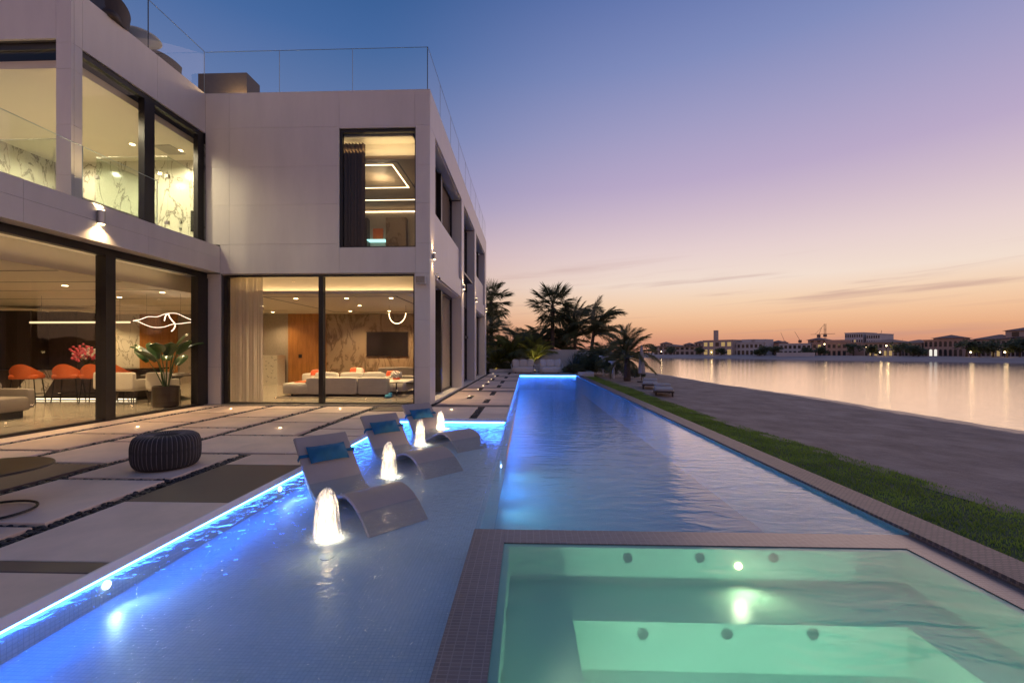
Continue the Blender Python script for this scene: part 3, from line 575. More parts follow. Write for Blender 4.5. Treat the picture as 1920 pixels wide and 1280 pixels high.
for z0, z1 in ((.1, 2.05), (2.16, 3.5), (4.25, 7.2)):
    for y0, y1 in ((a + .1, 19.3), (19.45, b_ - .1)): vb('window_pane', 'glass', (xg - .008, y0 + .002, z0 + .002, xg + .008, y1 - .002, z1 - .002))
vb('plinth', 'clad', (XSD - .5, 12.1, -.045, XSD - .03, 27.35, .028))
# ground-floor glazing facing the camera
xa, xb_, zt = -8.17, -2.97, 3.47
vb('soffit', 'clad', (XB, YF + .052, zt + .003, -2.96, YF + .2, zt + .018))
vb('window_frame', 'frame', (xa, YF + .1, 0, xa + .11, YF + .2, zt), (xb_ - .045, YF + .1, 0, xb_, YF + .2, zt), (xa + .11, YF + .1, zt - .05, xb_ - .045, YF + .2, zt), (xa + .11, YF + .1, -.02, xb_ - .045, YF + .2, .05), (-5.56, YF + .07, .05, -5.44, YF + .22, zt - .05))
for x0, x1 in ((xa + .11, -5.56), (-5.44, xb_ - .045)): vb('window_pane', 'glass', (x0 + .002, YF + .14, .052, x1 - .002, YF + .155, zt - .052))
vb('threshold', 'clad', (XB + .03, YF - .08, -.045, -2.965, YF + .099, .012))
# upper window facing the camera
x0, x1, z0, z1 = -4.955, -2.935, 4.18, 7.31
vb('window_frame', 'frame', (x0, YF + .06, z0, x0 + .05, YF + .16, z1), (x1 - .03, YF + .06, z0, x1, YF + .16, z1), (x0 + .05, YF + .06, z1 - .07, x1 - .03, YF + .16, z1), (x0 + .05, YF + .06, z0, x1 - .03, YF + .16, z0 + .03))
vb('window_pane', 'glass', (x0 + .052, YF + .1, z0 + .032, x1 - .032, YF + .115, z1 - .072))
# left wing: upper storey
YC0, YC1 = 7.97, 8.18
vb('wall', 'core', (XW - .3, 8.2, 7.26, XW - .052, YF, 8.26))
for a, b_ in ((YC0, YC1), (YC1, 9.9), (9.9, YF)): panel_x(a + (.052 if a == YC0 else 0), 7.25, b_, ZR, XW)
for z0, z1 in ((4.2, 4.75), (4.75, 5.7), (5.7, 6.75), (6.75, 7.25)): panel_x(YC0 + .052, z0, YC1, z1, XW); panel_y(-8.9, z0, XW, z1, YC0)
vb('wall', 'core', (-8.88, YC0 + .053, 4.2, XW - .053, YC1 - .005, 8.2)); vb('wall', 'core', (-14, YC0 + .053, 7.33, -8.9, YC0 + .3, 8.2))
for a, b_ in ((-14, -11.5), (-11.5, -8.9), (-8.9, XW)): panel_y(a, 7.33 if a < -8.95 else 7.25, b_, ZR, YC0)
vb('window_frame', 'frame', (-12.4, YC0 + .1, 7.2, -8.9, YC0 + .2, 7.325), (-12.4, YC0 + .1, 4.2, -12.3, YC0 + .2, 7.2)); vb('window_pane', 'glass', (-12.3, YC0 + .14, 4.25, -8.905, YC0 + .155, 7.2))
xg = XW - .1
vb('window_frame', 'frame', (xg - .06, YC1 + .002, 7.13, xg + .06, YF - .002, 7.245), (xg - .06, 9.57, 4.2, xg + .085, 9.84, 7.13), (xg - .06, 11.2, 4.2, xg + .06, YF - .004, 7.13), (xg - .06, YC1 + .002, 4.2, xg + .06, 9.57, 4.27))
vb('soffit', 'clad', (XW - .25, YC1, 7.2475, XW - .052, YF, 7.259))
for y0, y1 in ((YC1 + .003, 9.57), (9.84, 11.2)): vb('window_pane', 'glass', (xg - .008, y0 + .002, 4.272, xg + .008, y1 - .002, 7.128))
# balcony band
vb('balcony_slab', 'core', (XW - 6, -2, 3.56, XB - .055, YF - .01, 4.19))
for a, b_ in ((-2, 2.4), (2.4, 6.85), (6.85, 9.2), (9.2, YF)): panel_x(a, 3.90, b_, 4.22, XB); panel_x(a, 3.51, b_, 3.90, XB)
vb('balcony_floor', 'slab', (XW - 6, -2, 4.191, XB - .056, YC0 - .01, 4.213)); vb('soffit', 'clad', (XW - .01, -2, 3.515, XB - .055, YF - .01, 3.555))
# ground floor glazing of the left wing
xg = XW
vb('window_frame', 'frame', (xg - .08, -2, 3.36, xg + .06, YF - .02, 3.512), (xg - .12, 8.55, .03, xg + .10, 8.76, 3.36), (xg - .1, 11.04, .03, xg + .09, YF - .03, 3.36), (xg - .06, -2, -.03, xg + .06, YF - .03, .05), (xg - .1, 5.1, .05, xg + .08, 5.3, 3.36))
for y0, y1 in ((-2, 5.1), (5.3, 8.55), (8.76, 11.04)): vb('window_pane', 'glass', (xg - .008, y0 + .002, .052, xg + .008, y1 - .002, 3.358))
# roof
vb('roof', 'core', (-14, YC0 + .3, 7.75, XW - .36, 22, 7.95), (XW - .36, YF + .36, 7.75, XSD - .36, 27.2, 7.95))
vb('parapet_cap', 'clad', (XW - .3, YC0, ZR, XW - .001, YF - .001, ZR + .012), (XW - .3, YF, ZR, XSD, YF + .3, ZR + .012), (XSD - .3, YF + .3, ZR, XSD, 27.35, ZR + .012), (-14, YC0, ZR + .001, XW - .3, YC0 + .3, ZR + .011))
vb('rear_wall', 'clad', (-25, 26.9, 0, XSD - .96, 27.3, 8.2)); vb('left_end_wall', 'clad', (-25.3, -3, 0, -25, 27.3, 4.1)); vb('left_end_wall', 'clad', (-14.2, 8.3, 4.2, -14, 22, 8.2))
# ---- interiors as parts of the villa: floors, ceilings, back walls
vb('floor', 'floor', (-25, -2, -.02, XW - .12, 11.3, .02), (-25, 11.301, -.02, XSD - .52, 18.9, .02))
CZ = 3.07
vb('ceiling', 'ceil', (-24.9, -2, CZ, XW - .75, 12.25, CZ + .2), (-24.9, 12.251, CZ, XSD - .95, 18.9, CZ + .2))
vb('cove', 'ceil', (XW - .75, -2, 3.45, XW - .13, YF, 3.5), (XB - .5, YF + .33, 3.55, XSD - .45, 12.25, 3.6))
vb('ceiling_edge', 'plaster', (XW - .76, -2, CZ - .03, XW - .7, 12.2, CZ + .38), (XW - .69, 11.98, CZ - .04, XSD - .45, 12.02, CZ + .035), (XW - .69, 12.021, CZ - .04, XSD - .45, 12.25, CZ - .005))
vb('cove_face', 'ceil', (XW - .69, 12.2, CZ - .004, XSD - .45, 12.249, 3.549))
for y in (7.2, 8.6, 10.0, 11.4, 13.2, 15.2, 17.2): vb('ceiling_groove', 'frame', (-20, y, CZ - .004, XW - 1.0, y + .05, CZ + .01))
for y in (12.9, 17.9): vb('ceiling_groove', 'frame', (-8, y, CZ - .004, XSD - 1.3, y + .06, CZ + .01))
for x in (-8.0, -3.95): vb('ceiling_groove', 'frame', (x, 12.96, CZ - .004, x + .06, 17.9, CZ + .01))
YB = 18.8
segs = [(-25, -18.2, 'travert'), (-18.2, -17.1, 'marble'), (-17.1, -15.4, 'wood'), (-15.4, -11.55, 'grey'), (-11.55, -10.42, 'grey'), (-10.42, -8.75, 'wood'), (-8.75, XSD - .95, 'marbleg')]
for a, b_, mt in segs: vb('back_wall', mt, (a + .002, YB - (.06 if mt == 'wood' else 0), .02, b_ - .002, YB + .15, CZ))
vb('cabinet', 'wooddark', (-19.2, 15.2, .02, -17.9, 16.3, 2.9)); vb('cabinet', 'wooddark', (-17.7, 15.6, .02, -16.6, 16.3, 2.9)); vb('cabinet_niche', 'travert', (-17.895, 15.8, .02, -17.705, 16.3, 2.9))
vb('partition', 'wooddark', (XSD - .95, 17.1, 0.02, XSD - .93, 18.9, 3.4)); vb('switch_plate', 'black', (-9.95, YB - .075, 1.15, -9.8, YB - .061, 1.30))
# cove lights
def strip_l(x0, y0, z0, x1, y1, z1, mt='warmlow'): return vb('cove_light', mt, (x0, y0, z0, x1, y1, z1))
strip_l(-8.1, 12.07, CZ, XSD - .5, 12.09, CZ + .02, 'warmlow'); strip_l(XW - .69, 0, CZ + .385, XW - .66, 11.3, CZ + .41)
lamp('cove_glow', 'AREA', (-5.6, 12.1, CZ + .03), 9, (1, .66, .30), .1, villa, (0, .25, 1), sx=5.0, sy=.06)
lamp('cove_glow', 'AREA', (XW - .4, 7.5, 3.2), 6, (1, .74, .42), .1, villa, (-.3, 0, 1), sx=7.0, sy=.12)
# downlights: trim disc + lamp
def downlight(x, y, z, e=22, col=(1, .70, .36), cone=130):
    e *= (6.5 if z < 4 else 4.2)
    o = MB().lathe([(.0, 0), (.055, 0), (.06, -.006), (.04, -.008), (0, -.004)], 14).build('downlight', 'warm', villa, world=False); o.location = Vector((x, y, z - .002)) - villa.location
    lamp('downlight_beam', 'SPOT', (x, y, z - .03), e, col, .05, villa, (0, 0, -1), cone, .7)
for x in (-7.2, -5.6, -4.2):
    for y in (13.4, 17.6): downlight(x, y, CZ, 52)
downlight(-9.6, 15.5, CZ, 34); downlight(-10.6, 17.9, CZ, 26); downlight(-6, 15.5, CZ, 34)
for x, y in ((-9.6, 7.4), (-9.7, 9.6), (-10.2, 11.9), (-11.6, 10.6), (-12.4, 12.9), (-14.4, 11.0), (-14.2, 14.0), (-16.6, 12.6), (-17.6, 17.5), (-13.4, 17.2), (-11.2, 8.4), (-18.8, 18.0), (-21, 17.8)): downlight(x, y, CZ, 34)
# bathroom upstairs (left wing)
BZ = 6.98
vb('ceiling', 'ceil', (-14, YC0 + .32, BZ, XW - .35, 12.4, BZ + .15)); vb('floor', 'floor', (-14, YC0 + .32, 4.2, XW - .3, 12.4, 4.24))
vb('back_wall', 'marble', (-14, 12.4, 4.24, XW - .02, 12.55, BZ)); vb('side_wall', 'marble', (-14.0, YC0 + .4, 4.24, -13.9, 12.4, BZ)); vb('side_wall', 'marble', (XW - .3, 11.45, 4.24, XW - .06, 12.4, BZ))
vb('bath_plinth', 'marble', (-9.7, 8.6, 4.24, -9.25, 10.6, 4.62)); vb('bath_plinth', 'marble', (-13, 8.7, 4.24, -10.2, 9.3, 4.9))
for x, y in ((-9.6, 8.8), (-9.4, 10.4), (-10.4, 9.6), (-10.6, 11.4), (-9.6, 11.8), (-11.4, 8.8), (-11.6, 10.6), (-12.6, 9.8), (-12.8, 11.6)): downlight(x, y, BZ, 42, (1, .86, .56), 165)
for (x0, y0, x1, y1) in ((-11.2, 11.0, -9.3, 11.02), (-9.32, 11.03, -9.30, 12.38), (-11.22, 11.03, -11.2, 12.38), (-12.9, 10.0, -11.0, 10.02)):
    vb('shower_screen', 'showerglass', (x0, y0, 4.25, x1, y1, 6.45)); vb('screen_rail', 'steel', (x0, y0 - .001, 6.451, x1, y1 + .001, 6.465))
for x, y in ((-11.2, 11.0), (-9.32, 11.0)):
    for z in (4.7, 5.9): vb('hinge', 'steel', (x - .03, y - .02, z, x + .06, y + .045, z + .09))
vb('rain_shower_head', 'steel', (-10.1, 11.45, BZ - .02, -9.6, 12.0, BZ - .004)); vb('shower_valve', 'black', (-9.75, 12.36, 4.9, -9.69, 12.399, 5.5))
for z in (4.95, 5.15): vb('shower_valve', 'steel', (-10.1, 12.36, z, -10.04, 12.399, z + .06))
# study upstairs (front window)
SZ = 6.83
vb('ceiling', 'studyceil', (-8.3, 12.2, SZ, XSD - .55, 16.4, SZ + .1)); vb('cove', 'ceil', (-8.3, YF + .33, 7.25, XSD - .55, 12.2, 7.3)); vb('floor', 'wooddark', (-8.3, YF + .33, 3.75, XSD - .55, 16.4, 3.8))
vb('cove_face', 'ceil', (-8.3, 12.2, SZ + .101, XSD - .55, 12.24, 7.25)); vb('back_wall', 'grey', (-8.3, 16.4, 3.8, XSD - .55, 16.55, SZ)); vb('side_wall', 'grey', (-8.5, YF + .33, 3.8, -8.3, 16.5, 7.3)); vb('side_wall', 'brcurtain', (-2.98, YF + .33, 3.8, -2.96, 16.5, 7.25))
lamp('cove_glow', 'AREA', (-4.6, 11.95, 6.95), 9, (1, .74, .36), .1, villa, (0, .5, 1), sx=3.2, sy=.1)
def led(x0, y0, x1, y1, z, w=.03): return vb('ceiling_light_line', 'warmline', (min(x0, x1) - w / 2, min(y0, y1) - w / 2, z - .012, max(x0, x1) + w / 2, max(y0, y1) + w / 2, z - .002))
M['warmline'] = emat('warm light line', (1, .74, .42), 6)
led(-6.5, 12.55, -3.9, 12.55, SZ); led(-3.9, 12.6, -3.9, 14.25, SZ); led(-6.5, 14.3, -3.9, 14.3, SZ); led(-6.5, 15.45, -3.45, 15.45, SZ); vb('ceiling_light_line', 'warmline', (-6.5, 16.36, SZ - .14, -3.45, 16.38, SZ - .11))
vb('ceiling_groove', 'frame', (-6.7, 12.36, SZ - .004, -3.7, 12.39, SZ)); vb('ceiling_groove', 'frame', (-3.72, 12.4, SZ - .004, -3.68, 15.2, SZ))
lamp('study_light', 'POINT', (-5.0, 13.6, 5.0), 34, (1, .70, .38), .15, villa)
vb('bookcase_panel', 'wooddark', (-6.6, 16.1, 3.8, -5.95, 16.39, 6.4)); vb('bookcase_panel', 'marbleg', (-5.25, 16.1, 3.8, -4.5, 16.39, 6.4)); vb('bookcase_panel', 'wooddark', (-4.05, 16.3, 3.8, -3.2, 16.39, 6.1))
M['shelfglow'] = emat('lit glass shelf', (.45, 1, .95), 1.6)
for z in (4.75, 5.55): vb('shelf', 'shelfglow', (-5.94, 16.05, z, -5.26, 16.38, z + .035))
vb('picture', 'orange', (-5.8, 16.3, 5.62, -5.42, 16.33, 6.05)); vb('picture', 'petal', (-5.78, 16.3, 4.82, -5.42, 16.33, 5.24)); vb('desk_object', 'wood', (-6.4, 15.6, 4.2, -5.7, 15.9, 4.45))
cu = MB().grid(lambda u, v: (-5.08 + u * .60, 11.95 + .05 * math.sin(u * 40) + .012 * math.sin(u * 97 + 1), 3.85 + v * 3.32), 90, 2); cu.build('curtain', 'brcurtain', villa, smooth=True, world=True)
cu = MB().grid(lambda u, v: (-8.27 + u * .98, 11.86 + .055 * math.sin(u * 62) + .02 * math.sin(u * 151 + 1), .03 + v * 3.46), 160, 2); cu.build('curtain', 'curtain', villa, smooth=True, world=True)
# spaces behind the other side windows
vb('inner_wall', 'plaster', (XSD - 4.5, 19.0, .02, XSD - 4.4, 26.8, 7.3)); vb('inner_floor', 'floor', (XSD - 4.4, 18.96, .0, XSD - .52, 26.8, .02)); vb('inner_floor', 'floor', (XSD - 4.4, 16.6, 3.7, XSD - .55, 26.8, 3.9))
lamp('room_light', 'POINT', (XSD - 2.4, 23.5, 2.8), 40, (1, .75, .45), .1, villa); lamp('room_light', 'POINT', (XSD - 2.0, 13.5, 6.5), 25, (1, .8, .5), .1, villa)
# balustrades: each pane a part
M['glassedge'] = pmat('glass edge', (.30, .38, .42), .3)
def pane(x0, y0, x1, y1, z0, z1):
    p_ = vb('balustrade_pane', 'railglass', (x0, y0, z0, x1, y1, z1 - .0071)); e_ = MB().box(x0, y0, z1 - .007, x1, y1, z1)
    if x1 - x0 > y1 - y0: e_.box(x1 + .001, y0, z0, x1 + .009, y1, z1)
    else: e_.box(x0, y1 + .001, z0, x1, y1 + .009, z1)
    o = e_.build('pane_edge', 'glassedge', p_); return p_
for a, b_ in ((YC0 + .1, 9.70), (9.715, YF + .02)): pane(XW - .06, a, XW - .045, b_, ZR + .013, 9.46)
for a, b_ in ((XW - .04, -6.62), (-6.605, -4.64), (-4.625, XSD - .075)): pane(a, YF + .05, b_, YF + .065, ZR + .013, 9.46)
yy = [YF + .07, 13.1, 14.9, 16.7, 18.5, 20.3, 22.1, 23.9, 25.6, 27.3]
for a, b_ in zip(yy[:-1], yy[1:]): pane(XSD - .07, a, XSD - .055, b_ - .015, ZR + .013, 9.46)
for a, b_ in ((-2, 1.9), (1.915, 5.8), (5.815, 7.9), (7.915, 9.55)): pane(XB - .12, a, XB - .105, b_, 4.22, 5.25)
vb('rail_post', 'frame', (XSD - .085, YF + .045, ZR + .013, XSD - .072, YF + .066, 9.46)); vb('rail_post', 'frame', (XW - .062, 9.7005, ZR + .013, XW - .044, 9.7145, 9.46))
# wall lamps: up-and-down sconces
def sconce(label, loc, nrm, e=14, big=1.0, cone=84):
    t_ = thing('wall_lamp', label, 'wall lamp', loc, 0, 'up and down wall lamps'); n = Vector(nrm); c = n * .055
    MB().cyl(c - Vector((0, 0, .085 * big)), c + Vector((0, 0, .085 * big)), .04 * big, n=16).build('body', 'steel', t_); MB().box(*(n * .001 - Vector((.02, .02, .04))), *(c + Vector((.02, .02, .04)))).build('bracket', 'steel', t_)
    for s in (-1, 1):
        MB().cyl(c + Vector((0, 0, s * .0855 * big)), c + Vector((0, 0, s * .093 * big)), .034 * big, n=14).build('lens', 'warm', t_)
        lamp('beam', 'SPOT', Vector(loc) + c + Vector((0, 0, s * .10 * big)), e, (1, .66, .32), .015, t_, Vector((0, 0, s)) - n * .05, cone, 1.0)
    return t_
sconce('round white wall lamp on the front corner pier, nearest of the side row', (XSD, 11.72, 3.98), (1, 0, 0), 34)
sconce('round white wall lamp on the second side pier', (XSD, 17.3, 3.98), (1, 0, 0), 34); sconce('round white wall lamp on the third side pier', (XSD, 21.6, 3.98), (1, 0, 0), 34); sconce('round white wall lamp on the far end pier', (XSD, 26.9, 3.98), (1, 0, 0), 34)
sconce('square bright wall lamp on the white balcony band at left', (XB, 8.1, 3.98), (1, 0, 0), 110, 1.5, 125)

# ================================================================== THINGS AROUND THE POOL
# ---- in-pool loungers
PROF = [(-1.70, .37), (-1.60, .27), (-1.45, .115), (-1.33, -.02), (-1.23, -.115), (-1.12, -.18), (-.98, -.205), (-.83, -.18), (-.67, -.11), (-.52, -.045), (-.38, .0), (-.25, .0), (-.12, -.035), (0, -.105), (.1, -.185), (.165, -.245), (.18, -.259)]
def smoothp(pts, k=4):
    out = []
    for i in range(len(pts) - 1):
        p0, p1, p2, p3 = pts[max(i - 1, 0)], pts[i], pts[i + 1], pts[min(i + 2, len(pts) - 1)]
        for j in range(k):
            t_ = j / k; out.append(tuple(.5 * (2 * b + (c - a) * t_ + (2 * a - 5 * b + 4 * c - d) * t_ ** 2 + (3 * b - a - 3 * c + d) * t_ ** 3) for a, b, c, d in zip(p0, p1, p2, p3)))
    return out + [pts[-1]]
def make_lounger(label):
    t_ = thing('pool_lounger', label, 'lounger', (0, 0, -.26), 0, 'loungers standing in the shallow shelf')
    P = smoothp(PROF); n = len(P); wd = .64; mb = MB(); vs = []; e = .012
    for i, (u, z) in enumerate(P):
        a = P[max(i - 1, 0)]; c = P[min(i + 1, n - 1)]; tx, tz = c[0] - a[0], c[1] - a[1]; l = math.hypot(tx, tz); nx, nz = -tz / l, tx / l
        th = .05 if u < -1 else .036
        if nz < 0: nx, nz = -nx, -nz
        for s_, w_ in ((0, e), (0, wd - e), (-e, wd), (-th + e, wd), (-th, wd - e), (-th, e), (-th + e, 0), (-e, 0)):
            vs.append((u + nx * s_, w_, max(0, z + .26 + nz * s_)))
    fs = [(i * 8 + j, i * 8 + (j + 1) % 8, (i + 1) * 8 + (j + 1) % 8, (i + 1) * 8 + j) for i in range(n - 1) for j in range(8)] + [tuple(range(7, -1, -1)), tuple(range((n - 1) * 8, n * 8))]
    o = mb.add(vs, fs).build('shell', 'lounger', t_)
    # stand under the back so that it rests on the shelf floor
    MB().add([(-1.30, .06, .0), (-1.05, .06, .0), (-1.05, .58, .0), (-1.30, .58, .0), (-1.30, .06, .13), (-1.05, .06, .02), (-1.05, .58, .02), (-1.30, .58, .13)], [(0, 3, 2, 1), (4, 5, 6, 7), (0, 1, 5, 4), (1, 2, 6, 5), (2, 3, 7, 6), (3, 0, 4, 7)]).build('foot_block', 'lounger', t_)
    pl = MB()                                   # knife-edge headrest pillow across the back
    def pf(u, v):
        x = (u - .5); y = v; k = (1 - (2 * x) ** 2) ** .5; prof_ = math.sin(math.pi * v) ** .5
        return x, k, prof_
    L = .46; Hh = .22; cx, cz = -1.50, .175 + .26; ax = Vector((.70, 0, -.715)); nn = Vector((.715, 0, .70))
    for sgn in (1, -1):
        def fn(u, v, sgn=sgn):
            a_ = (u - .5) * L; b__ = (v - .5) * Hh * (1 + .10 * abs(2 * u - 1) ** 4); th = .085 * (1 - abs(2 * v - 1) ** 2.2) * (1 - abs(2 * u - 1) ** 3.0) if sgn > 0 else .01 * (1 - abs(2 * v - 1) ** 2) * (1 - abs(2 * u - 1) ** 2)
            c = Vector((cx, wd / 2, cz)) + ax * b__ + Vector((0, 1, 0)) * a_ + nn * (.016 + sgn * th + .006 * math.sin(u * 23 + v * 7) * (1 if sgn > 0 else 0) * (1 - abs(2 * u - 1)))
            return c
        pl.grid(fn, 24, 12)
    po = pl.build('pillow', 'pillow', t_, smooth=True)
    sb = MB()
    c0 = Vector((cx, 0, cz))
    for y0, y1 in ((-.008, .10), (.54, .648)):
        for k in (0,):
            a_ = c0 + nn * .006; sb.add([a_ - ax * .022 + Vector((0, y0, 0)), a_ + ax * .022 + Vector((0, y0, 0)), a_ + ax * .022 + Vector((0, y1, 0)), a_ - ax * .022 + Vector((0, y1, 0))], [(0, 1, 2, 3)])
    for y0 in (-.006, .646):
        a_ = c0 + nn * .008; d_ = c0 - nn * .085; sb.add([a_ - ax * .022 + Vector((0, y0, 0)), a_ + ax * .022 + Vector((0, y0, 0)), d_ + ax * .022 + Vector((0, y0, 0)), d_ - ax * .022 + Vector((0, y0, 0))], [(0, 1, 2, 3)])
    sb.build('strap', 'pillow', po); return t_
LANG = R(47 - 90)
def lspot(px, py): p = G(px, py, ZW); return (p.x, p.y, -.26)
l0 = make_lounger('grey in-pool lounger with blue pillow, nearest the camera'); l0.location = lspot(674, 963); l0.rotation_euler.z = LANG
dup(l0, lspot(783, 870), LANG - R(1), 'grey in-pool lounger with blue pillow, middle of the three'); dup(l0, lspot(848, 826.5), LANG - R(2), 'grey in-pool lounger with blue pillow, farthest of the three')
# ---- bubbler fountains
def plumemat(edge=True):
    m, t, b = newmat('lit falling water'); t.nodes.remove(b)
    tr = N(t, 'ShaderNodeBsdfTransparent'); df = N(t, 'ShaderNodeBsdfDiffuse', i_Color=(.9, .9, .9, 1)); tl = N(t, 'ShaderNodeBsdfTranslucent', i_Color=(.9, .9, .9, 1))
    m1 = N(t, 'ShaderNodeMixShader', i_Fac=.75); t.links.new(df.outputs[0], m1.inputs[1]); t.links.new(tl.outputs[0], m1.inputs[2])
    tcn = N(t, 'ShaderNodeTexCoord'); mp = N(t, 'ShaderNodeMapping'); t.links.new(tcn.outputs['Object'], mp.inputs[0]); mp.inputs['Scale'].default_value = (46, 46, 4.5)
    n = N(t, 'ShaderNodeTexNoise', i_Scale=1.0, i_Detail=3.0); t.links.new(mp.outputs[0], n.inputs[0])
    sp = N(t, 'ShaderNodeSeparateXYZ'); t.links.new(tcn.outputs['Object'], sp.inputs[0])
    mr = N(t, 'ShaderNodeMapRange', interpolation_type='SMOOTHSTEP'); t.links.new(n.outputs[0], mr.inputs[0]); mr.inputs[1].default_value = .36; mr.inputs[2].default_value = .66; mr.inputs[3].default_value = .04; mr.inputs[4].default_value = .66
    m2 = N(t, 'ShaderNodeMixShader'); lw_ = N(t, 'ShaderNodeLayerWeight', i_Blend=.35); ed = N(t, 'ShaderNodeMapRange'); t.links.new(lw_.outputs['Facing'], ed.inputs[0]); ed.inputs[1].default_value = .35; ed.inputs[2].default_value = .98; ed.inputs[3].default_value = 1.0; ed.inputs[4].default_value = .12; t.links.new(MATH(t, 'MULTIPLY', mr.outputs[0], ed.outputs[0] if edge else 1.0), m2.inputs[0]); t.links.new(tr.outputs[0], m2.inputs[1]); t.links.new(m1.outputs[0], m2.inputs[2])
    t.links.new(m2.outputs[0], t.nodes['Material Output'].inputs[0]); return m
M['plume'] = plumemat()
def foam_glow_mat():
    m = plumemat(False); m.name = 'splash foam'; t = m.node_tree
    mx = [n for n in t.nodes if n.type == 'MIX_SHADER' and n.inputs[0].is_linked][0]; src = mx.inputs[0].links[0].from_socket
    tcn = N(t, 'ShaderNodeTexCoord'); ln = N(t, 'ShaderNodeVectorMath', operation='LENGTH'); t.links.new(tcn.outputs['Object'], ln.inputs[0])
    mr = N(t, 'ShaderNodeMapRange', interpolation_type='SMOOTHSTEP'); t.links.new(ln.outputs['Value'], mr.inputs[0]); mr.inputs[1].default_value = .07; mr.inputs[2].default_value = .25; mr.inputs[3].default_value = 1.0; mr.inputs[4].default_value = 0.0  # radial fade: foam thins out and imitates soft glow on the water
    t.links.new(MATH(t, 'MULTIPLY', src, mr.outputs[0]), mx.inputs[0]); return m
M['foam_glow'] = foam_glow_mat()
def fountain(label, px, py, h, r):
    p = G(px, py, ZW); t_ = thing('bubbler_fountain', label, 'fountain', (p.x, p.y, ZW), 0, 'bubbling water jets in the shelf')
    sd = rnd.uniform(0, 9)
    for q, k in ((1.0, 1.0), (.72, .97), (.42, .92)):
        prof = [(r * q * (1.08 - .34 * z) * math.sqrt(max(0, 1 - z ** 6)), z * h * k) for z in [i / 16 for i in range(17)]]
        prof[-1] = (r * q * .08, h * k)
        MB().lathe(prof, 40, cap=False, fn=lambda a, rr, z: 1 + .05 * math.sin(a * 7 + sd) + .04 * math.sin(a * 13 + z * 6 + sd)).build('water_plume', 'plume', t_, smooth=True)
    fm = MB(); rings = [.3, .9, 1.2, 1.7, 2.3, 3.0]; zz_ = [.014, .018, .012, .007, .004, .002]; vs = []
    nseg = 48
    for k, (rr, z) in enumerate(zip(rings, zz_)):
        for i in range(nseg):
            a = 2 * math.pi * i / nseg; f = 1 + (.10 * math.sin(a * 9 + sd + k) + .07 * math.sin(a * 17 + k * 2)) * (k / 5); vs.append((r * rr * f * math.cos(a), r * rr * f * math.sin(a), z + .006 * rnd.random()))
    fm.add(vs, [(k * nseg + i, k * nseg + (i + 1) % nseg, (k + 1) * nseg + (i + 1) % nseg, (k + 1) * nseg + i) for k in range(5) for i in range(nseg)]).build('foam_glow', 'foam_glow', t_, smooth=True)
    MB().lathe([(.0, .0), (.05, .0), (.05, .008), (.02, .012), (0, .012)], 16, (0, 0, -.169)).build('nozzle', 'tile', t_)
    dm = MB()
    for i in range(70):
        a = rnd.uniform(0, 6.28); q_ = abs(rnd.gauss(0, .5)); rr_ = r * (1.0 + q_); z_ = max(.006, h * rnd.random() ** 1.6 * (1 - q_ * .5)); sz = rnd.uniform(.003, .008); dm.soft(rr_ * math.cos(a), rr_ * math.sin(a), z_, sz, sz, sz * 1.6, .9, 6, 4)
    tag(dm.build('droplets', 'plume', t_), kind='stuff')
    lamp('jet_light', 'POINT', (p.x, p.y, ZW + .06), 2.0, (1, .72, .40), .03, t_); lamp('jet_light', 'POINT', (p.x, p.y, ZW + h * .6), 2.2, (1, .72, .40), .03, t_)
    lamp('pool_spot', 'SPOT', (p.x + .07, p.y - .07, -.16), 10, (1, .82, .55), .03, t_, (0, 0, 1), 160, .8)
for lab, px, py, h, r in (('foaming lit water jet beside the nearest lounger', 613, 1006, .40, .10), ('foaming lit water jet between the nearest and middle loungers', 729, 893, .42, .09), ('foaming lit water jet between the middle and farthest loungers', 788, 834, .42, .085), ('foaming lit water jet behind the farthest lounger', 826, 804, .36, .08)): fountain(lab, px, py, h, r)
# ---- pouf
t_ = thing('pouf', 'round black ribbed pouf on the pale paving', 'pouf', (-4.42, 5.22, 0))
prof = [(.0, .0), (.25, .0), (.315, .03), (.345, .10), (.352, .20), (.347, .30), (.318, .375), (.24, .405), (.13, .385), (.05, .35), (.0, .34)]
sp = smoothp(prof, 3)
MB().lathe(sp, 176, cap=False, fn=lambda a, r, z: 1 - .030 * abs(math.cos(a * 22)) ** 8 if z > .015 else 1).build('cover', 'pouf', t_, smooth=True)
for i in range(44):
    a = math.pi * i / 22; MB().tube([((r * .978 + .001) * math.cos(a), (r * .978 + .001) * math.sin(a), z) for r, z in smoothp(prof[2:9], 2)], .004, 5).build('seam_piping', 'poufseam', t_, smooth=True)
# ---- side table at the left edge
t_ = thing('side_table', 'round bronze side table with looped tube base at left edge', 'table', (-4.86, 3.72, 0))
MB().lathe([(0, .345), (.46, .345), (.47, .352), (.47, .358), (.46, .365), (0, .365)], 48).build('table_top', 'pot', t_, smooth=False)
MB().tube([(.20 + .31 * math.cos(a), -.11 + .30 * math.sin(a), .02) for a in [2 * math.pi * i / 40 for i in range(40)]], .011, 8, True).build('base_ring', 'black', t_)
for dx_, dy_ in ((.30, -.13), (-.30, -.13)): MB().cyl((dx_, dy_, .02), (dx_, dy_, .345), .013).build('leg', 'black', t_)
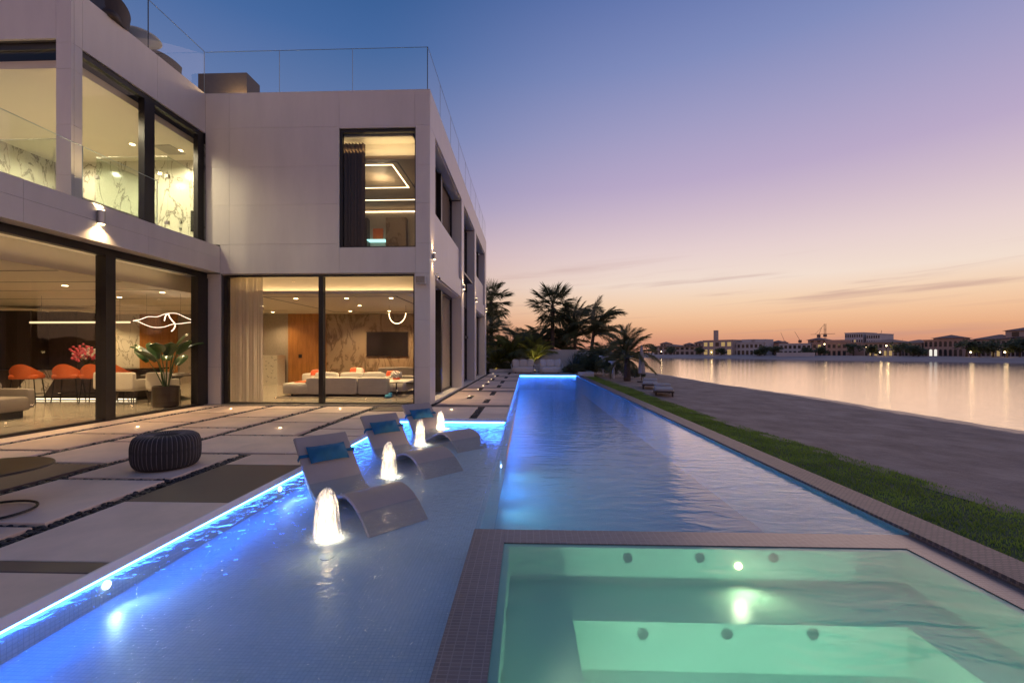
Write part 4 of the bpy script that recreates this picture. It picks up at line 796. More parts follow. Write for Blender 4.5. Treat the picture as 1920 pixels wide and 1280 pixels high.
# ---- loveseats at the far end
def loveseat(label, x, y, rz):
    t_ = thing('outdoor_loveseat', label, 'sofa', (x, y, 0), rz, 'loveseats at the far end of the pool')
    b = MB(); n = 40; vs = []
    def ell(k, z, sx, sy): return [(sx * math.copysign(abs(math.cos(a)) ** .7, math.cos(a)), sy * math.copysign(abs(math.sin(a)) ** .7, math.sin(a)), z) for a in [2 * math.pi * i / n for i in range(n)]]
    pr = [(.66, .44, .06), (.72, .48, .10), (.74, .49, .30), (.72, .48, .40), (.66, .44, .43)]
    for sx, sy, z in pr: vs += ell(0, z, sx, sy)
    b.add(vs, [(k * n + i, k * n + (i + 1) % n, (k + 1) * n + (i + 1) % n, (k + 1) * n + i) for k in range(4) for i in range(n)] + [tuple(range(n - 1, -1, -1)), tuple(range(4 * n, 5 * n))]).build('seat', 'outfab', t_, smooth=True)
    for cx, cy, rot, wx in ((-.50, .16, R(28), .46), (0, .28, 0, .56), (.50, .16, R(-28), .46)): MB().soft(cx, cy, .66, wx, .2, .52, .45, rot=rot, tilt=R(-9)).build('back_cushion', 'outfab', t_, smooth=True)
    MB().tube([(-.72, -.2, .05), (-.80, -.12, .55), (-.78, .15, .62), (-.55, .46, .64), (0, .55, .64), (.55, .46, .64), (.78, .15, .62), (.80, -.12, .55), (.72, -.2, .05)], .018, 8).build('frame', 'white', t_, smooth=True)
    for sx in (-.5, .5):
        for sy in (-.3, .3): MB().cyl((sx, sy, 0), (sx, sy, .08), .02).build('leg', 'black', t_)
loveseat('cream outdoor loveseat at the pool end, left of the white side table', -.26, 29.3, R(0)); loveseat('cream outdoor loveseat at the pool end, right of the white side table', 1.58, 29.35, R(0))
t_ = thing('side_table', 'small white round side table between the two loveseats', 'table', (.66, 28.9, 0)); MB().lathe([(0, .52), (.2, .52), (.2, .545), (0, .545)], 24).build('table_top', 'white', t_); MB().cyl((0, 0, 0), (0, 0, .52), .018).build('stem', 'white', t_); MB().lathe([(0, 0), (.16, 0), (.15, .015), (0, .02)], 20).build('base', 'white', t_)
# ---- planting bed kerb, rear wall, right planter wall
tag(MB().box(-2.6, 30.3, 0, -.9, 30.5, .22).build('planting_kerb', 'clad'), 'low pale kerb in front of the green bedding plants', 'kerb')
t_ = thing('boundary_wall', 'plain rendered garden wall behind the palms', 'wall', (1, 32.4, 0)); MB().box(-9, -.1, -.06, 5.0, .1, 1.52).build('wall', 'clad', t_); MB().box(-9.03, -.13, 1.521, 5.03, .13, 1.58).build('wall_cap', 'clad', t_)
tag(MB().box(XR1 - .2, 27.5, -.3, 4.2, 27.75, .16).add([], []).box(4.0, 27.753, -.3, 4.2, 31, .16).build('planter_wall', 'clad'), 'low white planter wall at the far right pool corner', 'planter')
# ---- vegetation
def leafquad(mb, p, d, side, l, w, droop=0.0):
    d = d.normalized(); s_ = side.normalized() * w; q = p + d * l * .5 - Vector((0, 0, droop * .3)); e_ = p + d * l - Vector((0, 0, droop))
    mb.add([p - s_ * .35, p + s_ * .35, q + s_, e_, q - s_], [(0, 1, 2, 3, 4)])
def feather(name, L, droop, nl, ll, mat, seed, stiff=.55, lw=.012):
    rr = random.Random(seed); mb = MB(); pts = []
    for i in range(15):
        s_ = i / 14; pts.append(Vector((L * (s_ - .18 * droop * s_ ** 2.4), 0, L * (.35 * s_ - droop * .75 * s_ ** 2.2))))
    mb.tube(pts, [.018 * (1 - .85 * i / 14) + .002 for i in range(15)], 5)
    for i in range(nl):
        s_ = .12 + .88 * i / (nl - 1); k = s_ * 14; j = min(13, int(k)); p = pts[j].lerp(pts[j + 1], k - j); tg = (pts[j + 1] - pts[j]).normalized()
        for sg in (-1, 1):
            d = tg * (stiff + rr.uniform(-.08, .12)) + Vector((0, sg, 0)) * .75 + Vector((0, 0, rr.uniform(-.25, .15)))
            l = ll * (.35 + .65 * math.sin(math.pi * min(1, .15 + s_ * .8))) * rr.uniform(.8, 1.1)
            leafquad(mb, p, d, tg.cross(d), l, lw * l / ll + .004, l * rr.uniform(.1, .4))
    return mb.mesh(name, mat)
def fan(name, R_, nseg, mat, seed):
    rr = random.Random(seed); mb = MB(); mb.tube([(0, 0, 0), (R_ * .5, 0, .02), (R_ * .9, 0, -.02)], .014, 5); c = Vector((R_ * .9, 0, -.02))
    for i in range(nseg):
        a = R(-118 + 236 * i / (nseg - 1)); d = Vector((math.cos(a), math.sin(a), rr.uniform(-.10, .08))); l = R_ * .95 * (.72 + .28 * math.cos(a * .7)) * rr.uniform(.85, 1.05)
        s_ = Vector((-d.y, d.x, .25)); leafquad(mb, c, d, s_, l, .016, l * rr.uniform(.12, .4))
    return mb.mesh(name, mat)
def palm(label, base, height, meshes, nfr, lean=(0, 0), up=(-25, 65), scale=1.0, trunk_r=.13, group='palms at the far end of the garden', seed=1, azb=None, spread=6.283):
    rr = random.Random(seed); t_ = thing('palm_tree', label, 'palm', base, 0, group); top = Vector((lean[0], lean[1], height)); n = 12
    MB().tube([Vector((top.x * (i / n) ** 1.5, top.y * (i / n) ** 1.5, height * i / n)) for i in range(n + 1)], [trunk_r * (1.25 - .45 * i / n) + (.012 if i % 2 else 0) for i in range(n + 1)], 12).build('trunk', 'trunk', t_)
    for i in range(nfr):
        o = put('frond', meshes[i % len(meshes)], t_); az_ = (i * 2.39996 if azb is None else azb + rr.uniform(-spread / 2, spread / 2)); f = (i + .5) / nfr; el_ = R(up[1] + (up[0] - up[1]) * f + rr.uniform(-8, 8))
        o.location = top + Vector((0, 0, -.25 * f)); o.rotation_euler = (Matrix.Rotation(az_, 3, 'Z') @ Matrix.Rotation(-el_, 3, 'Y') @ Matrix.Rotation(rr.uniform(-.5, .5), 3, 'X')).to_euler(); k = scale * rr.uniform(.85, 1.12); o.scale = (k, k, k)
    return t_
FE = [feather('feather_frond', 1.9, .8, 46, .50, 'leaf', s_) for s_ in (1, 2, 3)]
FD = [feather('dark_frond', 1.9, .95, 46, .55, 'leafd', s_) for s_ in (4, 5)]
FA = [feather('areca_frond', 1.35, .7, 34, .36, 'leafg', s_, .8) for s_ in (6, 7)]
FS = [feather('stiff_frond', 1.75, .42, 44, .42, 'leaf', s_, .9) for s_ in (14, 15)]
FN = [fan('fan_leaf', .78, 24, 'leafd', s_) for s_ in (8, 9, 10)]
def gp(px, t_, z=0): d = ray(px, 660); return (d[0] * t_, d[1] * t_, z)
palm('tall fan palm with drooping crown rising behind the house end', gp(921, 37), 5.7, FN + FE[:1], 34, up=(-70, 80), scale=1.55, seed=2, trunk_r=.17)
palm('tall fan palm with full round crown at the centre', gp(1036, 33.5), 5.0, FN, 34, up=(-62, 85), scale=1.5, seed=3, trunk_r=.14)
palm('dense dark feather palm right of the central fan palm', gp(1078, 34.5), 2.7, FD + FS[:1], 30, up=(10, 88), scale=1.7, seed=4)
palm('wind-bent palm with fronds swept to the right', gp(1106, 33), 2.9, FS + FE, 24, lean=(.3, 0), up=(-15, 75), scale=1.55, seed=5, azb=R(5), spread=R(190))
palm('spiky palm on the sand edge beside the closed parasol', gp(1176, 24.5, -.2), 1.5, FS + FE[:1], 38, up=(-38, 86), scale=1.0, seed=6, trunk_r=.16)
palm('low dark palm behind the hedge, left of the spiky palm', gp(1140, 30), 1.0, FD, 26, up=(-5, 70), scale=1.1, seed=12)
palm('yellow lit areca palm close to the house corner', gp(929, 31.3), .6, FA, 22, up=(25, 88), scale=1.35, seed=7, trunk_r=.05, group='areca palms by the wall')
palm('bushy areca palm second from the house', gp(957, 31.6), .9, FA + FD[:1], 26, up=(20, 88), scale=1.65, seed=8, trunk_r=.05, group='areca palms by the wall')
palm('bright green areca palm behind the loveseats', gp(1001, 31.6), .9, FA, 22, up=(25, 88), scale=1.5, seed=9, trunk_r=.05, group='areca palms by the wall')
palm('dark areca palm between the bushy and the bright green one', gp(978, 33.5), 1.3, FD, 24, up=(10, 85), scale=1.35, seed=10, trunk_r=.07, group='areca palms by the wall')
palm('dark feather palm just left of the central trunk', gp(1012, 35.5), 1.7, FD, 26, up=(5, 85), scale=1.35, seed=11, trunk_r=.09)
palm('dark feather palm half hidden behind the house end', gp(913, 34), 2.6, FD, 26, up=(-20, 80), scale=1.3, seed=13, trunk_r=.1)
palm('broad dark palm filling the gap right of the central trunk', gp(1056, 36), 1.6, FD + FE[:1], 30, up=(0, 85), scale=1.4, seed=14, trunk_r=.1)
uw = thing('garden_uplight', 'small garden spotlight shining up the yellow areca palm', 'spotlight', gp(931, 30.9)); MB().cyl((0, 0, 0), (0, 0, .12), .04).build('body', 'black', uw); MB().cyl((0, 0, .121), (0, 0, .125), .035).build('lens', 'warm', uw)
lamp('beam', 'SPOT', Vector(gp(931, 30.9)) + Vector((0, 0, .16)), 240, (1, .62, .16), .03, uw, (-.02, .25, 1), 75, .7)
uw = thing('garden_uplight', 'small garden spotlight shining up the bright green areca palm', 'spotlight', gp(1003, 31.0), 0, None); MB().cyl((0, 0, 0), (0, 0, .12), .04).build('body', 'black', uw); MB().cyl((0, 0, .121), (0, 0, .125), .035).build('lens', 'warm', uw)
lamp('beam', 'SPOT', Vector(gp(1003, 31.0)) + Vector((0, 0, .16)), 110, (1, .80, .35), .03, uw, (0, .25, 1), 80, .7)
def bush(label, loc, sx, sy, sz, mat, n, ls, seed, group=None, cat='shrub', name='shrub'):
    rr = random.Random(seed); t_ = thing(name, label, cat, loc, 0, group); mb = MB(); st_ = MB()
    for i in range(7):
        a = rr.uniform(0, 6.28); st_.tube([(0, 0, 0), (sx * .2 * math.cos(a), sy * .2 * math.sin(a), sz * .4), (sx * .38 * math.cos(a), sy * .38 * math.sin(a), sz * .75)], [.02, .014, .006], 5)
    st_.build('stem', 'trunk', t_)
    cl = [(Vector((rr.gauss(0, .26) * sx, rr.gauss(0, .26) * sy, sz * rr.uniform(.15, .85))), rr.uniform(.14, .24)) for _ in range(26)]
    for i in range(n):
        c, r_ = rr.choice(cl); v = Vector((rr.gauss(0, 1), rr.gauss(0, 1), rr.gauss(0, 1))).normalized() * r_ * min(sx, sz) * rr.uniform(.55, 1.1); p = c + v
        if p.z < 0: p.z = rr.uniform(0, .1)
        d = Vector((rr.gauss(0, 1), rr.gauss(0, 1), rr.gauss(.4, .8))); leafquad(mb, p, d, d.orthogonal() + Vector((rr.gauss(0, .3),) * 3), ls * rr.uniform(.7, 1.3), ls * .2)
    mb.build('foliage', mat, t_); return t_
bush('large dark rounded hedge shrub right of the pool end', gp(1118, 29.5), 2.0, 1.8, 1.75, 'leafd', 5200, .11, 21); bush('dark hedge shrub below the white pedestal bowl', gp(1150, 27.5, -.1), 1.7, 1.5, 1.2, 'leafd', 4200, .10, 22)
bush('low green shrub just right of the right loveseat', gp(1076, 28.6), 1.3, .9, .62, 'leaf', 2600, .10, 23); bush('scrubby dark bush behind the spiky palm on the sand', gp(1190, 27.5, -.2), 1.4, 1.2, .7, 'leafd', 2000, .10, 25)
bush('dark shrub filling behind the agave', gp(1092, 31), 1.6, 1.2, 1.3, 'leafd', 3000, .12, 26)
for i, px in enumerate((918, 928, 938, 948, 956)): bush(('leafy green bedding plant nearest the house', 'leafy green bedding plant second from the house', 'leafy green bedding plant in the middle of the bed', 'leafy green bedding plant fourth from the house', 'leafy green bedding plant beside the left loveseat')[i], gp(px, 31.0), .75, .6, .62, 'leaf', 900, .13, 30 + i, 'green bedding plants in the kerbed bed', 'plant', 'bedding_plant')
t_ = thing('agave', 'blue grey spiky agave behind the low green shrub', 'agave', gp(1077, 30, .25)); rr = random.Random(40)
for i in range(34):
    a = i * 2.4; e_ = R(80 - 70 * i / 34); d = Vector((math.cos(a) * math.cos(e_), math.sin(a) * math.cos(e_), math.sin(e_))); mb = MB(); l = rr.uniform(.95, 1.25); s_ = Vector((-d.y, d.x, 0)).normalized() * .05
    mb.add([-s_ * .6, s_ * .6, d * l * .45 + s_, d * l, d * l * .45 - s_], [(0, 1, 2, 3, 4)]); mb.build('leaf', 'bluelf', t_)
MB().lathe([(0, -.25), (.2, -.25), (.14, .05), (0, .1)], 12).build('stem', 'trunk', t_)
for lab, px, t0, z in (('white stone bowl on a pedestal, higher of the two in the hedge', 1132, 27.8, 1.02), ('white stone bowl on a pedestal, lower of the two in the hedge', 1150, 25.8, .72)):
    p = gp(px, t0); t_ = thing('pedestal_bowl', lab, 'bowl', (p[0], p[1], -.15), 0, 'white pedestal bowls'); MB().cyl((0, 0, 0), (0, 0, z - .1), .07).build('pedestal', 'white', t_); MB().lathe([(.06, z - .1), (.10, z - .05), (.16, z + .22), (.30, z + .235), (.30, z + .30), (0, z + .30)], 20).build('bowl', 'white', t_)
# ---- beach parasol (closed) and sun loungers on the sand
p = G(1203, 716, -.22); t_ = thing('closed_parasol', 'closed cream beach parasol standing at the lawn edge', 'parasol', p)
MB().cyl((0, 0, 0), (0, 0, 2.0), .022).build('pole', 'wooddark', t_); MB().lathe([(.17, .45), (.18, .55), (.13, 1.1), (.09, 1.6), (.05, 1.9), (.015, 2.02)], 32, fn=lambda a, r, z: 1 + .16 * math.sin(a * 8)).build('canopy', 'parasol', t_, smooth=True); MB().lathe([(0, 0), (.25, 0), (.25, .05), (0, .07)], 20).build('base', 'planter', t_); MB().lathe([(.115, 1.28), (.125, 1.3), (.115, 1.34)], 20).build('tie', 'whitefab', t_)
def sunbed(label, p, rz):
    t_ = thing('beach_sunbed', label, 'sunbed', p, rz, 'sunbeds on the sand'); MB().box(-.95, -.33, .18, .95, .33, .23).build('frame', 'wooddark', t_)
    for x in (-.8, .8):
        for y in (-.28, .28): MB().box(x - .03, y - .03, 0, x + .03, y + .03, .18).build('leg', 'wooddark', t_)
    MB().soft(-.3, 0, .28, 1.3, .62, .1, .2).build('mattress', 'parasol', t_, smooth=True); MB().soft(.60, 0, .36, .7, .62, .09, .2).build('headrest', 'parasol', t_, smooth=True)
sunbed('low cushioned sunbed on the sand, nearer one below the parasol', G(1243, 741, -.22), R(76)); sunbed('low cushioned sunbed on the sand, farther one by the palm', G(1219, 728, -.22), R(74))
# camera and speaker on the corner pier
t_ = thing('security_camera', 'white security camera under the front corner lamp', 'camera', (XSD, 12.0, 3.46)); MB().tube([(0, 0, .1), (.1, 0, .1), (.12, 0, .02)], .018).build('arm', 'white', t_); MB().cyl((.10, .02, .0), (.16, -.14, -.05), .04, n=14).build('body', 'white', t_); MB().cyl((.161, -.142, -.051), (.164, -.15, -.053), .03, n=14).build('lens', 'black', t_)
t_ = thing('wall_speaker', 'white box speaker on the front of the corner pier', 'speaker', (-2.77, YF, 3.28)); MB().box(-.13, -.16, -.1, .13, -.02, .1).build('cabinet', 'clad', t_); MB().box(-.04, -.02, -.04, .04, 0, .04).build('bracket', 'clad', t_); MB().box(-.12, -.165, -.09, .12, -.161, .09).build('grille', 'grey', t_)
# ---- roof terrace things
def rattan(label, x, y, rz):
    t_ = thing('roof_chair', label, 'chair', (x, y, 7.95), rz, 'woven chairs on the roof')
    MB().soft(0, 0, .42, .8, .8, .16, .25).build('seat', 'rattan', t_, smooth=True); MB().grid(lambda u, v: (.42 * math.cos(R(-20 + 220 * u)) * (1 + .1 * v), .42 * math.sin(R(-20 + 220 * u)) * (1 + .1 * v), .35 + v * (.35 + .25 * math.sin(math.pi * u))), 24, 6).build('backrest', 'rattan', t_, smooth=True)
    for a in (45, 135, 225, 315): MB().cyl((.3 * math.cos(R(a)), .3 * math.sin(R(a)), 0), (.3 * math.cos(R(a)), .3 * math.sin(R(a)), .36), .02).build('leg', 'black', t_)
rattan('dark woven lounge chair nearest on the roof terrace, beside the mushroom lamp', -8.98, 8.95, R(200)); rattan('dark woven chair farther along the roof terrace', -9.25, 10.95, R(150)); 
t_ = thing('mushroom_lamp', 'pale mushroom shaped floor lamp on the roof terrace', 'lamp', (-9.05, 9.95, 7.95)); MB().lathe([(.16, 0), (.15, .03), (.04, .08), (.035, .5), (.06, .60), (.0, .62)], 20).build('stem', 'white', t_, smooth=True); MB().lathe([(.06, .58), (.15, .66), (.36, .78), (.40, .80), (.38, .83), (.2, .90), (0, .93)], 32).build('shade', 'white', t_, smooth=True)
t_ = thing('roof_planter', 'brown rectangular planter box lit by a small lamp on the roof corner', 'planter', (-8.35, 12.3, 7.95)); MB().box(-.9, -.3, 0, .5, .3, 1.28).build('box', 'planter', t_); MB().box(-.86, -.26, 1.281, .46, .26, 1.29).build('soil', 'soil', t_)
t_ = thing('roof_spotlight', 'small bright spotlight at the foot of the roof planter', 'spotlight', (-8.02, 11.66, 8.31)); MB().cyl((0, 0, 0), (0, 0, .06), .03).build('body', 'black', t_); MB().soft(0, 0, .085, .06, .06, .05, .8).build('lens', 'warm', t_, smooth=True); lamp('beam', 'POINT', (-8.02, 11.75, 8.42), 16, (1, .62, .28), .03, t_)

# ================================================================== INTERIOR THINGS
# bar island, stools, pendant
t_ = thing('bar_island', 'long dark stone bar island with light strip at its foot', 'island', (-13.3, 12.6, .02)); MB().box(-2.2, -.4, .1, 2.1, .5, .86).build('body', 'wooddark', t_); MB().box(-2.3, -.55, .871, 2.2, .6, .91).build('worktop', 'tv', t_); MB().box(-2.15, -.36, 0, 2.05, .45, .1).build('plinth', 'black', t_); MB().box(-2.15, -.42, .02, 2.05, -.402, .045).build('light_strip', 'warmlow', t_); MB().add([(-1.7, -.405, .1), (-.7, -.405, .1), (-.2, -.405, .86), (-1.0, -.405, .86)], [(0, 1, 2, 3)]).build('inlay', 'marble', t_)
def stool(label, x, y, rz):
    t_ = thing('bar_stool', label, 'stool', (x, y, .02), rz, 'orange bar stools at the island'); t_.scale = (1.15, 1.15, 1.08)
    MB().soft(0, 0, .66, .50, .46, .12, .3).build('seat', 'orange', t_, smooth=True)
    MB().grid(lambda u, v: ((.27 + .02 * v) * math.cos(R(180 * u + 180)), (.25 + .02 * v) * math.sin(R(180 * u + 180)), .64 + v * (.12 + .22 * math.sin(math.pi * u) ** 2)), 24, 5).build('backrest', 'orange', t_, smooth=True)
    MB().grid(lambda u, v: ((.235 + .02 * v) * math.cos(R(180 * u + 180)), (.215 + .02 * v) * math.sin(R(180 * u + 180)), .64 + v * (.12 + .22 * math.sin(math.pi * u) ** 2)), 24, 5).build('back_lining', 'orange', t_, smooth=True)
    for sx in (-1, 1):
        for sy in (-1, 1): MB().cyl((.24 * sx, .2 * sy, 0), (.19 * sx, .16 * sy, .62), .012, n=8).build('leg', 'black', t_)
    MB().tube([(-.22, -.19, .22), (.22, -.19, .22), (.22, .19, .22), (-.22, .19, .22)], .009, 6, True).build('foot_ring', 'black', t_)
stool('orange leather bar stool, leftmost at the dark island', -13.6, 11.45, R(25)); stool('orange leather bar stool, middle one at the island', -12.75, 11.75, R(25)); stool('orange leather bar stool, third from left at the island', -12.0, 11.8, R(20)); stool('orange leather bar stool behind the white dining chairs', -11.55, 12.0, R(10))
t_ = thing('linear_pendant', 'long glowing linear pendant lamp over the bar island', 'pendant lamp', (-13.2, 12.5, 2.28)); MB().box(-1.55, -.025, -.025, 1.5, .025, .025).build('tube', 'warmdim', t_)
for x in (-1.2, 1.2): MB().cyl((x, 0, .03), (x, 0, .79), .004, n=6).build('wire', 'black', t_)
t_ = thing('flower_vase', 'glass vase of pink and white flowers on the bar island', 'flowers', (-13.0, 12.5, .93)); MB().lathe([(.05, 0), (.06, .1), (.07, .22), (.08, .26)], 16, cap=False).build('vase', 'showerglass', t_, smooth=True)
rr = random.Random(50); sm = MB(); fl = MB(); fw = MB()
for i in range(46):
    a = rr.uniform(0, 6.28); e_ = rr.uniform(.35, 1.5); d = Vector((math.cos(a) * math.cos(e_), math.sin(a) * math.cos(e_), math.sin(e_))); l = rr.uniform(.35, .6); q = Vector((0, 0, .1)) + d * l; sm.tube([(0, 0, .05), q], .004, 4)
    for k in range(5):
        c = Vector((0, 0, .1)) + d * l * (.62 + .1 * k); (fl if i % 3 else fw).soft(c.x + rr.gauss(0, .02), c.y + rr.gauss(0, .02), c.z, .07, .07, .06, .9, 6, 4)
sm.build('stems', 'leaf', t_); fl.build('pink_blooms', 'pink', t_); fw.build('white_blooms', 'petal', t_)
# dining set
t_ = thing('dining_table', 'dark dining table laid for a meal inside the left glass', 'table', (-10.3, 12.5, .02)); MB().lathe([(0, .70), (.78, .70), (.80, .72), (.78, .74), (0, .74)], 40).build('table_top', 'wooddark', t_); MB().lathe([(.38, 0), (.3, .03), (.12, .1), (.1, .6), (.25, .70)], 24).build('pedestal', 'black', t_)
pm = MB()
for i in range(6): a = i * 1.047; pm.lathe([(0, .742), (.11, .745), (.13, .755), (0, .75)], 16, (.55 * math.cos(a), .55 * math.sin(a), 0))
pm.build('place_settings', 'white', t_); gm = MB()
for i in range(6): a = i * 1.047 + .3; gm.lathe([(.03, .742), (.006, .75), (.006, .84), (.04, .88), (.035, .95)], 10, (.42 * math.cos(a), .42 * math.sin(a), 0), cap=False)
gm.build('wine_glasses', 'showerglass', t_)
def dchair(label, x, y, rz):
    t_ = thing('dining_chair', label, 'chair', (x, y, .02), rz, 'white dining chairs')
    MB().soft(0, 0, .42, .56, .54, .14, .25).build('seat', 'whitefab', t_, smooth=True); MB().soft(0, -.24, .62, .58, .12, .46, .25).build('backrest', 'whitefab', t_, smooth=True)
    for s_ in (-1, 1): MB().soft(.25 * s_, -.05, .54, .09, .40, .26, .3).build('armrest', 'whitefab', t_, smooth=True)
    for sx in (-1, 1):
        for sy in (-1, 1): MB().cyl((.26 * sx, .25 * sy, 0), (.2 * sx, .18 * sy, .37), .012, .02, n=8).build('leg', 'wooddark', t_)
for lab, x, y, rz in (('white dining chair, left of the near pair behind the mullion', -11.25, 11.5, R(-20)), ('white dining chair with its back to the glass, left of the plant', -10.55, 11.35, R(0)), ('white dining chair next to the potted plant', -9.75, 11.45, R(10)), ('white dining chair on the far left side of the table', -11.3, 12.8, R(-100)), ('white dining chair on the far right side of the table', -9.35, 13.0, R(120))): dchair(lab, x, y, rz)
t_ = thing('ribbon_chandelier', 'curling white light ribbon chandelier over the dining table', 'chandelier', (-10.42, 12.2, 2.28)); M['ribbon'] = emat('ribbon light', (1, .80, .58), 2.6)
RB = [(-.85, .02), (-.6, .05), (-.38, .13), (-.15, .13), (.05, .22), (.3, .24), (.55, .13), (.85, .0), (.62, -.03), (.4, -.06), (.2, -.08), (0, -.16), (-.25, -.17), (-.5, -.08), (-.68, .0)]
MB().tube([(x, .10 * math.sin(x * 3), z) for x, z in smoothp(RB + RB[:1], 3)], .009, 6).build('light_ribbon', 'ribbon', t_)
MB().tube([(x, .05, z) for x, z in smoothp([(-.02, .02), (.02, .17), (.10, .21), (.14, .12), (.22, .02), (.30, -.08), (.27, -.2), (.19, -.28)], 3)], .015, 6).build('light_ribbon', 'ribbon', t_)
for x in (-.5, .5): MB().cyl((x, 0, .05), (x, 0, .82), .003, n=5).build('wire', 'black', t_)
lamp('ribbon_glow', 'POINT', (-10.2, 12.2, 2.1), 10, (1, .82, .6), .2, t_)
# potted plant
t_ = thing('potted_plant', 'tall broad leaved green plant in a round bronze pot behind the glass', 'plant', (-9.12, 10.75, .02)); MB().lathe([(.26, 0), (.28, .04), (.285, .52), (.27, .53), (.25, .50), (0, .48)], 32).build('pot', 'pot', t_, smooth=False)
rr = random.Random(60)
for i in range(13):
    a = i * 2.4 + .4; sp_ = rr.uniform(.12, .5); h = rr.uniform(.85, 1.75); c = Vector((math.cos(a) * sp_, math.sin(a) * sp_, .5 + h * .62)); MB().tube([(.05 * math.cos(a), .05 * math.sin(a), .48), (c.x * .6, c.y * .6, .48 + h * .4), c], [.014, .011, .007], 6).build('stalk', 'plantlf', t_)
    d = Vector((math.cos(a) * .75, math.sin(a) * .75, rr.uniform(.4, 1.5))).normalized(); sd_ = Vector((-math.sin(a), math.cos(a), 0)); L = rr.uniform(.55, .8); up_ = d.cross(sd_)
    MB().grid(lambda u, v: c + d * (L * v) + sd_ * ((u - .5) * .30 * math.sin(math.pi * min(1, .06 + .94 * v)) ** .7) + up_ * (-abs(u - .5) * .10) - Vector((0, 0, .30 * L * v ** 2.2)), 4, 10).build('leaf', 'plantlf', t_, smooth=True)
t_ = thing('armchair', 'grey armchair inside the glass at the left edge', 'armchair', (-10.9, 8.55, .02), R(90)); MB().soft(0, 0, .3, .8, .8, .3, .2).build('seat', 'greyfab', t_, smooth=True); MB().soft(0, .36, .45, .8, .18, .6, .2).build('backrest', 'greyfab', t_, smooth=True)
for s_ in (-1, 1): MB().soft(.38 * s_, 0, .4, .14, .8, .42, .2).build('armrest', 'greyfab', t_, smooth=True)
MB().box(-.3, -.3, 0, .3, .3, .16).build('base', 'black', t_)
# banquette with cushions behind the island
t_ = thing('banquette', 'cream banquette with cushions against the travertine wall', 'bench', (-20, 18.2, .02)); MB().box(-2, -.3, 0, 2.6, .5, .42).build('base', 'wooddark', t_); MB().soft(.3, .1, .5, 4.5, .7, .18, .15).build('seat', 'whitefab', t_, smooth=True)
for x, mt in ((-.6, 'orange'), (0, 'whitefab'), (.7, 'orange'), (1.3, 'whitefab')): MB().soft(x, .3, .78, .5, .16, .42, .4, tilt=R(-12)).build('cushion', mt, t_, smooth=True)
# living room
tag(MB().slab(-7.6, 12.9, .021, -3.6, 17.0, .036).build('rug', 'rug'), 'dark shaggy rug under the living room sofa', 'rug')
t_ = thing('corner_sofa', 'large cream corner sofa with its low back to the glass', 'sofa', (-5.8, 13.7, .036))
for x0, x1, nm in ((-1.0, .6, 'backrest'), (.62, 1.55, 'backrest')): MB().soft((x0 + x1) / 2, -.36, .33, x1 - x0, .28, .52, .15).build(nm, 'whitefab', t_, smooth=True)
MB().soft(-1.28, .15, .24, .92, 1.3, .34, .14).build('chaise', 'whitefab', t_, smooth=True); MB().soft(.28, .25, .26, 2.5, 1.0, .32, .14).build('seat', 'whitefab', t_, smooth=True); MB().soft(1.42, .9, .26, .9, 1.6, .32, .14).build('seat', 'whitefab', t_, smooth=True); MB().soft(-1.55, .95, .4, .5, .35, .5, .3).build('armrest', 'whitefab', t_, smooth=True)
for x in (-.5, .3, 1.0): MB().soft(x, -.12, .58, .72, .18, .3, .35, tilt=R(-10)).build('back_cushion', 'whitefab', t_, smooth=True)
for x in (-1.5, 1.5): MB().cyl((x, -.35, 0), (x, -.35, .09), .03).build('leg', 'black', t_)
def pattmat():
    m, t, b = newmat('orange check'); tcn = N(t, 'ShaderNodeTexCoord'); ck = N(t, 'ShaderNodeTexChecker', i_Scale=4.2); t.links.new(tcn.outputs['Object'], ck.inputs[0]); ck.inputs[1].default_value = (.55, .09, .03, 1); ck.inputs[2].default_value = (.62, .52, .42, 1); t.links.new(ck.outputs[0], b.inputs['Base Color']); b.inputs['Roughness'].default_value = .9; return m
M['check'] = pattmat()
for lab, x, y, z, r_ in (('orange and cream check cushion on the left end of the sofa', -6.95, 14.35, .60, R(25)), ('orange and cream check cushion standing on the middle of the sofa back', -5.55, 14.1, .68, R(-5)), ('orange check cushion on the right part of the sofa', -4.6, 14.9, .55, R(10))):
    t_ = thing('cushion', lab, 'cushion', (x, y, z - .2), r_, 'orange check cushions'); MB().soft(0, 0, .2, .48, .16, .44, .45, tilt=R(-14)).build('cover', 'check', t_, smooth=True)
tag(MB().soft(-7.0, 13.9, .455, .7, .9, .03, .3).build('throw', 'orange', smooth=True), 'orange throw folded over the sofa chaise', 'throw')
t_ = thing('television', 'large black wall television on brown marble', 'television', (-6.05, YB, 1.75)); MB().box(-.90, -.07, -.5, .90, -.012, .5).build('screen', 'tv', t_); MB().box(-.93, -.06, -.53, .93, -.002, -.501).add([], []).box(-.93, -.06, .501, .93, -.002, .53).build('bezel', 'black', t_)
t_ = thing('low_sideboard', 'low wooden sideboard under the television', 'sideboard', (-5.6, 18.4, .02)); MB().box(-1.5, -.3, .12, 1.6, .3, .52).build('body', 'wood', t_); MB().box(-1.4, -.25, 0, 1.5, .25, .12).build('plinth', 'black', t_)
t_ = thing('grey_sofa', 'grey sofa facing the glass below the television', 'sofa', (-4.9, 17.1, .02)); MB().soft(0, 0, .28, 2.2, .9, .36, .15).build('seat', 'greyfab', t_, smooth=True); MB().soft(0, .38, .5, 2.2, .22, .55, .2).build('backrest', 'greyfab', t_, smooth=True)
for s_ in (-1, 1): MB().soft(1.05 * s_, 0, .4, .2, .9, .4, .2).build('armrest', 'greyfab', t_, smooth=True)
for x in (-.9, .9): MB().box(x - .05, -.3, 0, x + .05, .3, .1).build('leg', 'black', t_)
